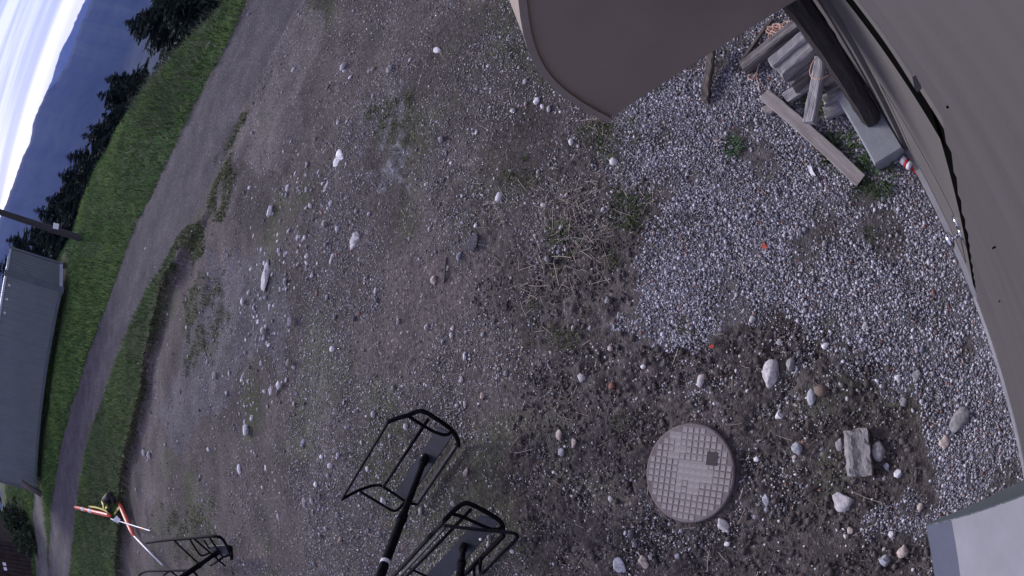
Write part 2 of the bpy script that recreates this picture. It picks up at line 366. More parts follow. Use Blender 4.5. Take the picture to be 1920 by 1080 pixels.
# ------------------------------------------------------------------ ground sheet
az = np.concatenate([np.arange(-95, -8, 1.5), np.arange(-8, 70, .22), np.arange(70, 125, .5), np.arange(125, 265, 4)])
rr = [0.0]
while rr[-1] < 4.0: rr.append(rr[-1] + .018)
while rr[-1] < 34: rr.append(rr[-1] * 1.0085)
while rr[-1] < 7600: rr.append(min(rr[-1] * 1.12, 7601.))
rr = np.array(rr); A_, D_ = np.meshgrid(np.radians(az), rr, indexing='ij')
X = (np.sin(A_) * D_).ravel(); Y = (np.cos(A_) * D_).ravel(); Z = zg(X, Y)
colg, msk = zonecol(X, Y)
near = ss(16, 8, np.hypot(X, Y)); dd = np.hypot(X, Y)
lump = (fbm(X * 9, Y * 9, 3, 101) - .5) * .035 + (fbm(X * 34, Y * 34, 2, 102) - .5) * .022
soilm = np.clip(msk['soil'] + .5 * msk['straw'], 0, 1) * (1 - msk['gravel'])
Z = Z + near * (.35 + .9 * soilm) * lump * (1 - .7 * msk['road'])
Z = Z + ss(3, 9, dd) * ss(60, 30, dd) * (fbm(X * .7, Y * .7, 4, 103) - .5) * .20 * (1 - .8 * msk['road'])
Z = np.where(Y < -.16, np.minimum(Z, 0.0) - .02, Z)
Z = np.where(dd > 400, np.minimum(Z, -150 - np.minimum((dd - 400) * .3, 100)), Z)
na, nr = len(az), len(rr)
I = np.arange(na)[:, None] * nr + np.arange(nr - 1)[None]; J = ((np.arange(na) + 1) % na)[:, None] * nr + np.arange(nr - 1)[None]
F = np.stack([I, I + 1, J + 1, J], -1).reshape(-1, 4)
gm = bpy.data.materials.new('ground'); gm.use_nodes = True; t = gm.node_tree; b = t.nodes['Principled BSDF']; b.inputs['Roughness'].default_value = .95; b.inputs['Specular IOR Level'].default_value = .12
a = N(t, 'ShaderNodeAttribute', attribute_name='col'); co = N(t, 'ShaderNodeTexCoord')
n1 = N(t, 'ShaderNodeTexNoise'); n1.inputs['Scale'].default_value = 26; n1.inputs['Detail'].default_value = 8; n1.inputs['Roughness'].default_value = .7
n2 = N(t, 'ShaderNodeTexNoise'); n2.inputs['Scale'].default_value = 2.3; n2.inputs['Detail'].default_value = 6
vo = N(t, 'ShaderNodeTexVoronoi'); vo.inputs['Scale'].default_value = 75
vo2 = N(t, 'ShaderNodeTexVoronoi'); vo2.inputs['Scale'].default_value = 27
for q in (n1, n2, vo, vo2): t.links.new(co.outputs['Object'], q.inputs['Vector'])
def mr(src, a0, a1, b0, b1):
    q = N(t, 'ShaderNodeMapRange'); q.inputs['From Min'].default_value = a0; q.inputs['From Max'].default_value = a1; q.inputs['To Min'].default_value = b0; q.inputs['To Max'].default_value = b1
    t.links.new(src, q.inputs[0]); return q.outputs[0]
def ma(op, x, y):
    q = N(t, 'ShaderNodeMath', operation=op)
    for k, s_ in enumerate((x, y)):
        if isinstance(s_, (int, float)): q.inputs[k].default_value = s_
        else: t.links.new(s_, q.inputs[k])
    return q.outputs[0]
def sepr(s_, k):
    q = N(t, 'ShaderNodeSeparateColor'); t.links.new(s_, q.inputs[0]); return q.outputs[k]
f1 = mr(n1.outputs['Fac'], .3, .7, .45, 1.55); f2 = mr(n2.outputs['Fac'], .3, .7, .8, 1.2)
# fine grit: each voronoi cell has its own tone; a few cells are pale chips
grit = mr(sepr(vo.outputs['Color'], 0), 0, 1, .72, 1.25)
chip = ma('MULTIPLY', mr(sepr(vo2.outputs['Color'], 1), .80, .84, 0, 1), mr(vo2.outputs['Distance'], .34, .22, 0, 1))
fac = ma('MULTIPLY', ma('MULTIPLY', f1, f2), grit)
fac = ma('MULTIPLY', fac, ma('ADD', 1.0, ma('MULTIPLY', chip, 1.7)))
mx = N(t, 'ShaderNodeVectorMath', operation='SCALE'); t.links.new(a.outputs['Vector'], mx.inputs[0]); t.links.new(fac, mx.inputs['Scale']); t.links.new(mx.outputs[0], b.inputs['Base Color'])
hgt = ma('ADD', ma('MULTIPLY', n1.outputs['Fac'], .8), ma('MULTIPLY', vo.outputs['Distance'], -.5))
bp = N(t, 'ShaderNodeBump'); bp.inputs['Strength'].default_value = .55; bp.inputs['Distance'].default_value = .018; t.links.new(hgt, bp.inputs['Height']); t.links.new(bp.outputs[0], b.inputs['Normal'])
ground = bigmesh('ground', np.stack([X, Y, Z], 1), F, gm, colg, smooth=True, kind='structure')
# height of the finished sheet, for things that stand on it
def gtop(x, y):
    x = np.asarray(x, float); y = np.asarray(y, float); z = zg(x, y); d = np.hypot(x, y)
    return z + ss(3, 9, d) * ss(60, 30, d) * (fbm(x * .7, y * .7, 4, 103) - .5) * .20
# ------------------------------------------------------------------ mountains across the valley
def ridge(name, px, dist, extra_l, extra_r, m, depth, seed):
    pts = [(math.degrees(math.atan2(ray(*p)[0], ray(*p)[1])), math.degrees(math.asin(ray(*p)[2]))) for p in px]
    pts = sorted(extra_l + pts + extra_r); aa = np.array([p[0] for p in pts]); ee = np.array([p[1] for p in pts])
    az_ = np.arange(aa[0], aa[-1], .16); el = np.interp(az_, aa, ee)
    el = el + (fbm(az_ * 3.0, az_ * 0 + seed, 4, seed) - .5) * .22
    k = np.linspace(0, 1, 50); AZ, K = np.meshgrid(np.radians(az_), k, indexing='ij')
    top = dist * np.tan(np.radians(el))[:, None] + H
    Dd = dist * (1 - depth * K); rav = fbm(np.degrees(AZ) * .9, K * 2.2, 5, seed + 3) - .5
    Zz = top + (-.42 * dist * depth * K * 1.0) + rav * dist * .05 * np.sqrt(K)
    Dd = Dd + rav * dist * .10 * K
    Zz = np.maximum(Zz, -245 + rav * 10)
    Xx = np.sin(AZ) * Dd; Yy = np.cos(AZ) * Dd
    # back slope so the ridge has a far side
    nb = 8; Zb = np.concatenate([top - dist * .008 * (nb - q) for q in range(nb)], 1); Db = np.concatenate([np.full_like(top, dist * (1 + .018 * (nb - q))) for q in range(nb)], 1)
    Xx = np.concatenate([np.sin(AZ[:, :1]) * Db, Xx], 1); Yy = np.concatenate([np.cos(AZ[:, :1]) * Db, Yy], 1); Zz = np.concatenate([Zb, Zz], 1)
    n0, n1_ = Xx.shape; I = np.arange(n0 - 1)[:, None] * n1_ + np.arange(n1_ - 1)[None]
    F = np.stack([I, I + 1, I + n1_ + 1, I + n1_], -1).reshape(-1, 4)
    return bigmesh(name, np.stack([Xx.ravel(), Yy.ravel(), Zz.ravel()], 1), F, m, smooth=True, kind='structure')
mm = mat('forested_slope', (.020, .030, .020), .95, 0, .5, .0075, 0, c2=(.05, .06, .045), spec=.05)
ridge('mountain', [(158, 32), (150, 50), (135, 95), (122, 125), (105, 155), (90, 167), (75, 197), (62, 232), (57, 265), (40, 300), (25, 345), (10, 385), (0, 410)], 3200, [(-60, 2.0), (-20, 3.5), (0, 4.6), (15, 4.8), (26, 4.2)], [(58, .3), (70, 1.2), (90, 2), (120, 1)], mm, .85, 4)
ridge('mountain', [(144, 33), (130, 66), (112, 100), (106, 120), (99, 146), (91, 163), (80, 190)], 6800, [(-60, 1.0), (0, 1.5), (36, 2.0)], [(58, .6), (75, 1.6), (120, 1)], mm, .5, 12)
# ------------------------------------------------------------------ air between here and the mountains
hb = MB().box((0, 0, 30), (8300, 8300, 310))
hm = bpy.data.materials.new('haze'); hm.use_nodes = True; hm.node_tree.nodes.clear()
ho = N(hm.node_tree, 'ShaderNodeOutputMaterial'); pv = N(hm.node_tree, 'ShaderNodeVolumePrincipled')
pv.inputs['Color'].default_value = (.28, .41, .97, 1); pv.inputs['Density'].default_value = 1.05e-4; pv.inputs['Anisotropy'].default_value = 0
hm.node_tree.links.new(pv.outputs[0], ho.inputs['Volume'])
tag(hb.build('haze', hm), 'bluish haze filling the valley air', kind='stuff')
# ------------------------------------------------------------------ building with its door
WY = -.138                                       # face of the siding; the wall runs along X
bld = thing('metal_clad_building', (0, WY, 0), 'taupe lap-sided building wall with a closed door, filling the right edge', 'building')
MB().box((1.0, -.36, 2.3), (5.5, .05, 2.3)).build('backing_wall', 'void', bld)
EXP = .172; HEAD = 2.42; JL, JR = .45, 1.642
def lap(x0, x1, z0, z1):
    nx = max(2, int((x1 - x0) / .4)); V = []; lo = []
    for i in range(nx + 1):
        x = x0 + (x1 - x0) * i / nx; wv = .0018 * math.sin(x * 3.1 + z0 * 7) + random.uniform(-.0006, .0006)
        for (y, z) in ((WY + wv, z0), (WY - .011 + wv, z1 + .012), (WY - .028, z1 + .012), (WY - .018, z0)):
            V.append((x, y, z)); lo.append((x, y, z))
    F = [(i * 4 + k, i * 4 + (k + 1) % 4, (i + 1) * 4 + (k + 1) % 4, (i + 1) * 4 + k) for i in range(nx) for k in range(4)] + [(0, 3, 2, 1), (nx * 4, nx * 4 + 1, nx * 4 + 2, nx * 4 + 3)]
    return MB().add(V, [f[::-1] for f in F], lo)
z = .05
while z < 4.5:
    z1 = z + EXP
    if z + .09 < HEAD:
        lap(-4.5, JL + random.uniform(-.003, .003), z, z1).build('siding_board', 'siding', bld)
        lap(JR, 6, z, z1).build('siding_board', 'siding', bld)
    else:
        lap(-4.5, 6, max(z, HEAD), z1).build('siding_board', 'siding', bld)
    z = z1
dr = MB().box(((.46 + 1.375) / 2, -.175, 1.27), ((1.375 - .46) / 2, .02, 1.25)).build('door', 'doorpaint', bld)
for (zz, x0, x1) in ((1.07, .62, 1.27), (.22, .62, 1.27)):
    MB().box(((x0 + x1) / 2, -.1545, zz), ((x1 - x0) / 2, .0012, .0035)).build('panel_groove', 'void', dr)
for xx in (.62, 1.27): MB().box((xx, -.1545, .645), (.0035, .0012, .42)).build('panel_groove', 'void', dr)
MB().box((.94, -.1545, 2.17), (.43, .0015, .085)).build('gap_shade_strip', 'void', dr); MB().box((.508, -.1545, 1.13), (.032, .0015, 1.13)).build('gap_shade_strip', 'void', dr)  # black strips on the door face stand in for the shadowed gap
kx, kz = .60, .93
kb = MB().tube([(kx, -.155, kz), (kx, -.147, kz)], .030, 20).tube([(kx, -.148, kz), (kx, -.105, kz)], .010, 12)
kb.tube([(kx, -.112, kz), (kx, -.106, kz), (kx, -.095, kz), (kx, -.080, kz), (kx, -.072, kz)], [.014, .030, .038, .033, .014], 20)
kb.build('door_knob', 'chrome', dr, True)
MB().tube([(kx + .015, -.155, kz + .13), (kx + .015, -.140, kz + .13)], [.032, .027], 18).build('deadbolt', 'chrome', dr, True)
hc = MB(); n = 12                                # head flashing over the door, its end lifted and bent
V = []
for i in range(n + 1):
    x = .515 + (6 - .515) * (i / n)**1.6; lift = .012 * math.exp(-(x - .515) / .12)
    for (y, z) in ((WY + .003 + lift * .5, HEAD - .012), (WY + .006 + lift * .5, HEAD + .01), (WY + .004 + lift * .3, HEAD + .05), (WY - .004, HEAD + .05), (WY - .004, HEAD - .008)): V.append((x, y, z))
hc.add(V, [(i * 5 + k, (i + 1) * 5 + k, (i + 1) * 5 + (k + 1) % 5, i * 5 + (k + 1) % 5) for i in range(n) for k in range(5)] + [(0, 1, 2, 3, 4)])
hc.build('head_flashing', 'trimpaint', bld)
MB().box((1.515, -.147, 1.205), (.125, .017, 1.205)).build('door_casing', 'trimpaint', bld)
MB().box((.95, -.17, .012), (.5, .045, .014)).build('threshold', 'flash', bld)
MB().prism([(-4.5, WY + .018, 0.0), (-4.5, WY + .018, .035), (-4.5, WY + .004, .065), (-4.5, WY - .012, .065), (-4.5, WY - .012, 0.0)], (4.5 + JL + .02, 0, 0)).build('base_flashing', 'flash', bld)
MB().prism([(JR + .03, WY + .014, 0.0), (JR + .03, WY + .014, .03), (JR + .03, WY + .002, .055), (JR + .03, WY - .012, .055), (JR + .03, WY - .012, 0.0)], (4.5, 0, 0)).build('base_flashing', 'flash', bld)
for (x, z) in ((.37, 2.62), (.30, 3.02), (.24, 2.2), (.19, 1.75), (.62, 2.75)): MB().tube([(x, WY - .008, z), (x, WY + .004, z)], .0022, 8).build('screw', 'void', bld)

# ------------------------------------------------------------------ rounded awning right of the door
XA = 1.40
def onx(px, py, x): v = ray(px, py); t_ = x / v[0]; return (v[1] * t_, H + v[2] * t_)
prof = [(-.15, 2.80), (.12, 2.74), (.32, 2.64), (.47, 2.53), (.57, 2.43)] + [onx(*q, XA) for q in ((985, 66), (1001, 106), (1020, 138), (1046, 165), (1080, 189), (1111, 207), (1142, 223))]
pf = []
for a_, b_ in zip(prof[:-1], prof[1:]): pf += [np.array(a_), (np.array(a_) + np.array(b_)) / 2]
pf.append(np.array(prof[-1])); pf = [np.array(p) for p in pf]
for _ in range(2): pf = [pf[0]] + [(pf[i - 1] + 2 * pf[i] + pf[i + 1]) / 4 for i in range(1, len(pf) - 1)] + [pf[-1]]
aw = thing('awning', (XA + .6, WY, 1.66), 'rounded brown metal awning on the wall above the timber pile', 'awning')
for xx, nm in ((XA, 'side_panel'), (XA + 1.3, 'side_panel')):
    MB().prism([(xx, p[0], p[1]) for p in pf] + [(xx, -.15, pf[-1][1] - .06)], (.006, 0, 0)).build(nm, 'awning', aw)
rf = MB(); V = []
for p in pf:
    for x in np.linspace(XA - .004, XA + 1.31, 6): V.append((x, p[0] + .006, p[1] + .006))
rf.add(V, [(i * 6 + k, i * 6 + k + 1, (i + 1) * 6 + k + 1, (i + 1) * 6 + k) for i in range(len(pf) - 1) for k in range(5)]).build('roof_sheet', 'awning', aw, True)
for xx in (XA - .012, XA + 1.306):                # hemmed rim along the curve
    rm = MB(); V = []
    for i, p in enumerate(pf):
        tn = unit(pf[min(i + 1, len(pf) - 1)] - pf[max(i - 1, 0)]); nn = np.array([-tn[1], tn[0]])
        if nn[0] + nn[1] < 0: nn = -nn
        for (dx, o) in ((0, .011), (.016, .011), (.016, -.013), (0, -.013)): V.append((xx + dx, p[0] + nn[0] * o, p[1] + nn[1] * o))
    rm.add(V, [(i * 4 + k, i * 4 + (k + 1) % 4, (i + 1) * 4 + (k + 1) % 4, (i + 1) * 4 + k) for i in range(len(pf) - 1) for k in range(4)] + [(0, 1, 2, 3), tuple(len(V) - 4 + k for k in (3, 2, 1, 0))]).build('rim', 'rim', aw)
MB().box((XA + .65, -.146, 2.2), (.65, .006, .02)).build('wall_bracket', 'rim', aw)

# ------------------------------------------------------------------ log post on its block
blk = MB(); c0 = np.array([1.62, -.02]); ax = np.array([[1, .02, 0], [-.02, 1, 0], [0, 0, 1]])
V = [c0[0] + sx * .255 for sx in (-1, 1)]
bb = MB()
B8 = [((sx * (.255 - e), sy * (.105 - e), zz)) for (zz, e) in ((-.05, 0), (.105, 0), (.118, .012)) for sx, sy in ((-1, -1), (1, -1), (1, 1), (-1, 1))]
bb.add([(c0[0] + p[0] + random.uniform(-.004, .004), c0[1] + p[1] + random.uniform(-.004, .004), p[2]) for p in B8], [(k, (k + 1) % 4, 4 * r + (k + 1) % 4 + (4 if r == 0 else 0) - (0 if r == 0 else 0), 4 * r + k + 4) for r in (0,) for k in range(4)] + [(4 + k, 4 + (k + 1) % 4, 8 + (k + 1) % 4, 8 + k) for k in range(4)] + [(8, 9, 10, 11), (3, 2, 1, 0)])
tag(bb.build('concrete_block', 'concrete'), 'smooth grey concrete block under the foot of the log post', 'block')
tag(MB().board((1.64, -.045, .118), (1.635, -.043, 1.62), .138, .128, (.25, 1, 0), 22, .0035, .26).build('log_post', 'log', None, False), 'dark rough-hewn post standing on a concrete block by the wall', 'post')

# ------------------------------------------------------------------ sloping sheet-metal hood, bottom right
hd = thing('metal_hood', (-.9, WY, .78), 'pale sloping sheet-metal hood on the wall in the lower right corner', 'hood')
hp = [(-.146, 1.395), (-.063, 1.31), (.05, 1.195), (.16, 1.085), (.275, .958), (.31, .92), (.35, .87), (.39, .82), (.412, .795), (.42, .775), (.421, .755)]
def hoodsheet(pr, nm, m):
    V = []; nx = 8
    for p in pr:
        for k in range(nx + 1): V.append((-.42 - .95 * k / nx, p[0], p[1] + .0015 * math.sin(k * 2.2 + p[0] * 9)))
    MB().add(V, [(i * (nx + 1) + k, (i + 1) * (nx + 1) + k, (i + 1) * (nx + 1) + k + 1, i * (nx + 1) + k + 1) for i in range(len(pr) - 1) for k in range(nx)]).build(nm, m, hd, True)
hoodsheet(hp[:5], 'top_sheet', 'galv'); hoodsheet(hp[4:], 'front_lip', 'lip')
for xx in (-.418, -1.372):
    MB().prism([(xx, p[0], p[1]) for p in hp] + [(xx, -.146, 1.02)], (.003 * (1 if xx > -1 else -1), 0, 0)).build('side_sheet', 'cont_dark', hd)  # shade on the hood's sides is put into this darker colour
MB().box((-.895, .41, .752), (.475, .012, .004)).build('drip_edge', 'flash', hd)

# ------------------------------------------------------------------ manhole cover
mc = at(1294, 888, .03); mu = unit((at(1394, 902, .03) - at(1194, 874, .03))[:2]); mv = np.array([-mu[1], mu[0]]); RM = .303
mh = thing('manhole_cover', (mc[0], mc[1], 0), 'round cast cover with a waffle of raised squares set in dark soil', 'cover')
def disc(r0, r1, z0, z1, n=48):
    V = [(mc[0] + r * math.cos(2 * math.pi * k / n), mc[1] + r * math.sin(2 * math.pi * k / n), z) for (r, z) in ((r0, z0), (r0, z1 - .006), (r1, z1)) for k in range(n)]
    return MB().add(V, [(j * n + k, j * n + (k + 1) % n, (j + 1) * n + (k + 1) % n, (j + 1) * n + k) for j in (0, 1) for k in range(n)] + [tuple(2 * n + k for k in range(n))])
disc(RM, RM - .008, -.03, .045).build('lid', 'lid', mh)
disc(RM + .016, RM + .004, -.04, .012).build('frame_ring', 'lidside', mh)
p_ = .0405; sq = None; loc0 = np.array(mh.location)
for i in range(-8, 9):
    for j in range(-8, 9):
        q = np.array([(i + .5) * p_, (j + .5) * p_]); r = np.hypot(*q)
        if r > RM - .022: continue
        worn = fbm(np.array([q[0] * 7 + 4]), np.array([q[1] * 7 + 2]), 3, 5)[0] - .25 * math.exp(-(r / .14)**2)
        if sq is None:
            s_ = .0153; V = [(a * (s_ + e), b_ * (s_ + e), zz) for (zz, e) in ((0, .0015), (.0032, 0)) for a, b_ in ((-1, -1), (1, -1), (1, 1), (-1, 1))]
            me = bpy.data.meshes.new('raised_square'); me.from_pydata(V, [], [(4, 5, 6, 7)] + [(k, (k + 1) % 4, 4 + (k + 1) % 4, 4 + k) for k in range(4)]); me.materials.append(MT['lidtop']); sq = me
        o = bpy.data.objects.new('raised_square', sq); COL.objects.link(o); o.parent = mh
        if worn < .27: o.scale = (1.33, 1.33, .8)
        o.location = (mu[0] * q[0] + mv[0] * q[1], mu[1] * q[0] + mv[1] * q[1], .0448 - .0016 * (worn < .4)); o.rotation_euler = (0, 0, math.atan2(mu[1], mu[0]))
ph = at(1335, 860, .049)
MB().box((ph[0], ph[1], .0485), (.036, .040, .0016), [(mu[0], mu[1], 0), (mv[0], mv[1], 0), (0, 0, 1)]).build('pick_plate', 'pick', mh)

# ------------------------------------------------------------------ lift chairs lying about the yard
def W(px, py, h):                                 # a point h above the ground under it
    p = hit(px, py)
    for _ in range(6): p = at(px, py, gz(p[0], p[1]) + h)
    return p
def smoothpath(P, k=2):
    P = [np.asarray(p, float) for p in P]
    for _ in range(k):
        Q = [P[0]]
        for a_, b_ in zip(P[:-1], P[1:]): Q += [a_ * .78 + b_ * .22, a_ * .22 + b_ * .78]
        P = Q + [P[-1]]
    return P
def slab(mb, c4, th, n=1):
    c4 = [np.asarray(p, float) for p in c4]; nn = unit(np.cross(c4[1] - c4[0], c4[3] - c4[0]))
    if nn[2] < 0: nn = -nn
    return mb.prism([p + nn * th / 2 for p in c4], -nn * th)
def bar(a_, b_, wd, th, up=(0, 0, 1)): return MB().board(a_, b_, wd, th, up, 5, .0005, .2)
def hanger(root, a_, b_, r0, r1, ext, ring=None):
    a_ = np.asarray(a_); b_ = np.asarray(b_); e = b_ + unit(b_ - a_) * ext; m_ = a_ + (b_ - a_) * .55
    hg = MB().tube([a_, m_], r0, 12).tube([m_ - unit(b_ - a_) * .03, e], r1, 12).build('hanger_pole', 'blackpaint', root, True)
    MB().tube([m_ - unit(b_ - a_) * .04, m_ + unit(b_ - a_) * .03], r1 + .004, 12).build('pole_collar', 'blackpaint', hg, True)
    if ring is not None:
        q = a_ + (b_ - a_) * ring; MB().tube([q - unit(b_ - a_) * .016, q + unit(b_ - a_) * .016], r1 + .003, 14).build('white_ring', 'white', hg)
    MB().tube([a_ - unit(b_ - a_) * .06, a_ + unit(b_ - a_) * .05], r0 + .01, 12).build('pole_socket', 'blackpaint', root, True)
    MB().box(e, (.06, .05, .04)).build('grip_clamp', 'blackpaint', hg)
ZA, ZB, ZL, ZC, ZD = .74, .46, .36, .20, .05
c1 = thing('lift_chair', (*hit(795, 870)[:2], gz(1, 4)), 'black lift chair between the others, its hanger pole ringed in white', 'lift chair', 'lift chairs in the yard')
A0, A1 = W(641, 936, ZA), W(728, 791, ZA)
bar(A0, A1, .045, .014, (.6, .3, 1)).build('back_rail', 'blackpaint', c1)
MB().tube([W(718, 914, ZL), W(803, 786, ZL + .02)], .0125, 10).build('back_tube', 'blackpaint', c1, True)
sl_ = slab(MB(), [W(740, 925, ZC), W(762, 942, ZC - .03), W(850, 815, ZC - .03), W(822, 800, ZC)], .016).build('seat_plate', 'seatplate', c1)
bq = W(793, 855, ZC + .01); MB().tube([bq, bq + np.array([0, 0, .012])], .010, 8).build('bolt', 'white', sl_)
bar(W(781, 945, ZD), W(856, 834, ZD), .036, .03).build('front_rail', 'scuffed', c1)
MB().tube(smoothpath([A0, W(672, 919, .56), W(700, 910, ZL + .02), W(713, 909, ZL), W(738, 925, ZC + .05), W(762, 942, ZC - .01), W(782, 946, ZD)]), .0125, 10).build('side_frame', 'blackpaint', c1, True)
MB().tube(smoothpath([W(676, 922, .53), W(706, 940, .46), W(737, 959, .36), W(747, 956, .30), W(757, 943, ZC + .02)]), .0115, 10).build('arm_loop', 'blackpaint', c1, True)
MB().tube(smoothpath([A1, W(745, 784, .70), W(764, 779, .66), W(785, 770, .60), W(797, 772, .56), W(826, 790, .40), W(848, 806, .24), W(858, 822, .12), W(860, 836, ZD)]), .017, 10).build('side_frame', 'blackpaint', c1, True)
MB().tube(smoothpath([W(764, 779, .66), W(785, 793, .55), W(812, 809, .40), W(832, 816, .30), W(842, 814, .26), W(848, 806, .24)]), .013, 10).build('arm_loop', 'blackpaint', c1, True)
hanger(c1, W(796, 862, ZC + .02), W(712, 1082, 1.22), .024, .031, .55, .90)

c2 = thing('lift_chair', (*hit(865, 1030)[:2], 0), 'black lift chair nearest the manhole cover, its foot bar swung out', 'lift chair', 'lift chairs in the yard')
a0, a1 = W(700, 1120, ZA), W(832, 977, ZA)
bar(a0, a1, .045, .014, (.6, .3, 1)).build('back_rail', 'blackpaint', c2)
bar(W(712, 1120, .66), W(838, 985, .62), .03, .012, (.6, .3, 1)).build('back_rail', 'scuffed', c2)
MB().tube([W(730, 1112, ZL), W(883, 955, ZL + .02)], .0125, 10).build('back_tube', 'blackpaint', c2, True)
sl_ = slab(MB(), [W(790, 1090, ZC), W(824, 1102, ZC - .03), W(938, 976, ZC - .03), W(902, 966, ZC)], .016).build('seat_plate', 'seatplate', c2)
bq = W(902, 1011, ZC + .01); MB().tube([bq, bq + np.array([0, 0, .012])], .010, 8).build('bolt', 'white', sl_)
bar(W(868, 1080, ZD), W(944, 1004, ZD), .036, .03).build('front_rail', 'blackpaint', c2)
MB().tube(smoothpath([a1, W(846, 962, .66), W(864, 946, .58), W(876, 942, .55), W(905, 956, .42), W(934, 973, .28), W(943, 984, .2), W(944, 1004, ZD)]), .017, 10).build('side_frame', 'blackpaint', c2, True)
MB().tube(smoothpath([W(846, 963, .66), W(866, 968, .56), W(900, 984, .40), W(922, 993, .31), W(936, 993, .27), W(943, 984, .24)]), .013, 10).build('arm_loop', 'blackpaint', c2, True)
MB().tube(smoothpath([W(833, 985, .68), W(895, 993, .62), W(956, 998, .56), W(970, 1002, .54), W(970, 1010, .52), W(936, 1042, .44), W(906, 1075, .38), W(899, 1074, .37), W(902, 1046, .36)]), .012, 10).build('foot_bar', 'blackpaint', c2, True)
MB().tube([W(902, 1046, .36), W(848, 1100, .30)], .011, 10).build('foot_bar', 'blackpaint', c2, True)
MB().tube([W(889, 1062, .33), W(889, 1090, .30)], .011, 10).build('foot_peg', 'blackpaint', c2, True)
MB().tube(smoothpath([a0, W(735, 1105, .56), W(760, 1095, ZL), W(785, 1100, ZC), W(820, 1106, ZD)]), .0125, 10).build('side_frame', 'blackpaint', c2, True)
MB().tube([W(769, 1066, ZL), W(800, 1081, ZC)], .011, 10).build('cross_tube', 'blackpaint', c2, True)
hanger(c2, W(869, 1026, ZC + .02), W(862, 1084, .62), .021, .028, 1.1)

k3 = 1.0
c3 = thing('lift_chair', (*hit(400, 1050)[:2], gz(1.2, 10)), 'black lift chair beside the orange markers, farthest from the building', 'lift chair', 'lift chairs in the yard')
MB().tube(smoothpath([W(274, 1018, .80), W(308, 1013, .78), W(358, 1009, .70), W(394, 1005, .66), W(411, 1006, .60), W(418, 1011, .50), W(427, 1027, .32), W(434, 1046, .1)]), .021, 10).build('side_frame', 'blackpaint', c3, True)
MB().tube([W(327, 1014, .74), W(373, 1057, .42)], .016, 8).build('back_tube', 'blackpaint', c3, True)
MB().tube(smoothpath([W(356, 1011, .70), W(365, 1026, .6), W(375, 1041, .45), W(381, 1042, .40), W(392, 1037, .34)]), .015, 8).build('arm_loop', 'blackpaint', c3, True)
MB().tube([W(365, 1011, .70), W(396, 1038, .36), W(422, 1061, .1)], .016, 8).build('back_tube', 'blackpaint', c3, True)
MB().tube([W(383, 1014, .62), W(392, 1028, .36)], .014, 8).build('strut', 'blackpaint', c3, True)
MB().tube(smoothpath([W(394, 1010, .64), W(405, 1026, .5), W(416, 1043, .36), W(422, 1044, .32), W(432, 1039, .25)]), .015, 8).build('arm_loop', 'blackpaint', c3, True)
slab(MB(), [W(390, 1024, .30), W(427, 1022, .30), W(434, 1039, .2), W(400, 1039, .2)], .02).build('seat_plate', 'seatplate', c3)
slab(MB(), [W(428, 1023, .26), W(436, 1025, .22), W(437, 1049, .06), W(432, 1049, .08)], .02).build('back_plate', 'blackpaint', c3)
MB().tube([W(417, 1046, .2), W(395, 1060, .12)], .018, 8).build('front_rail', 'blackpaint', c3, True)
hanger(c3, W(406, 1037, .30), W(344, 1080, 1.0), .030, .036, .9)
c4 = thing('lift_chair', (*hit(300, 1085)[:2], gz(.5, 12)), 'black lift chair almost wholly cut off by the lower edge', 'lift chair', 'lift chairs in the yard')
MB().tube(smoothpath([W(255, 1086, .6), W(267, 1071, .72), W(310, 1070, .72), W(354, 1069, .66), W(364, 1072, .6), W(374, 1086, .35), W(378, 1096, .1)]), .021, 10).build('side_frame', 'blackpaint', c4, True)
MB().tube(smoothpath([W(318, 1071, .70), W(308, 1077, .6), W(300, 1090, .4)]), .016, 8).build('arm_loop', 'blackpaint', c4, True)
MB().tube([W(320, 1071, .70), W(345, 1090, .4)], .016, 8).build('back_tube', 'blackpaint', c4, True)
MB().tube([W(343, 1070, .66), W(352, 1084, .4)], .014, 8).build('strut', 'blackpaint', c4, True)
slab(MB(), [W(340, 1090, .3), W(370, 1088, .3), W(380, 1104, .2), W(345, 1106, .2)], .02).build('seat_plate', 'seatplate', c4)
MB().tube([W(300, 1090, .38), W(380, 1104, .08)], .018, 8).build('front_rail', 'blackpaint', c4, True)

# ------------------------------------------------------------------ timber pile
def tb(name, label, cat, p0, p1, wd, th, m, group=None, n=9, jit=.003, up=(0, 0, 1)):
    o = MB().board(p0, p1, wd, th, up, n, jit).build(name, m); return tag(o, label, cat, group)
tb('board', 'long pale grey board lying across the gravel, split near its middle', 'board', at(1434, 178, .07), at(1613, 338, .035), .088, .032, 'wood_pale', n=14, jit=.0018)
tb('board', 'weathered grey beam with orange string around its top end', 'board', at(1540, 112, .20), at(1518, 230, .13), .072, .07, 'wood_grey', n=12)
tb('timber', 'furrowed grey timber on top of the stack behind the log post', 'timber', at(1449, 124, .22), at(1548, 40, .22), .075, .09, 'wood_grey', 'stacked old timbers', 12, .0022)
tb('timber', 'middle furrowed timber of the stack, second from the gravel', 'timber', at(1463, 140, .20), at(1562, 56, .20), .085, .09, 'wood_grey', 'stacked old timbers', 12, .0025)
tb('timber', 'lowest dark rotten timber of the stack, nearest the grey beam', 'timber', at(1482, 158, .12), at(1580, 76, .12), .10, .10, 'wood_dark', 'stacked old timbers', 12, .003)
tb('timber', 'long split timber lying on the gravel between rope coil and stack', 'timber', at(1395, 128, .06), at(1512, 36, .09), .075, .085, 'wood_dark', None, 12, .002)
tb('stick', 'thin dark stick on the gravel left of the rope coil', 'stick', at(1392, 112, .02), at(1446, 38, .03), .022, .022, 'wood_brown', None, 8, .002)
tb('board', 'short grey plank lying crosswise under the beam tied with string', 'board', at(1476, 184, .05), at(1532, 146, .05), .075, .035, 'wood_grey')
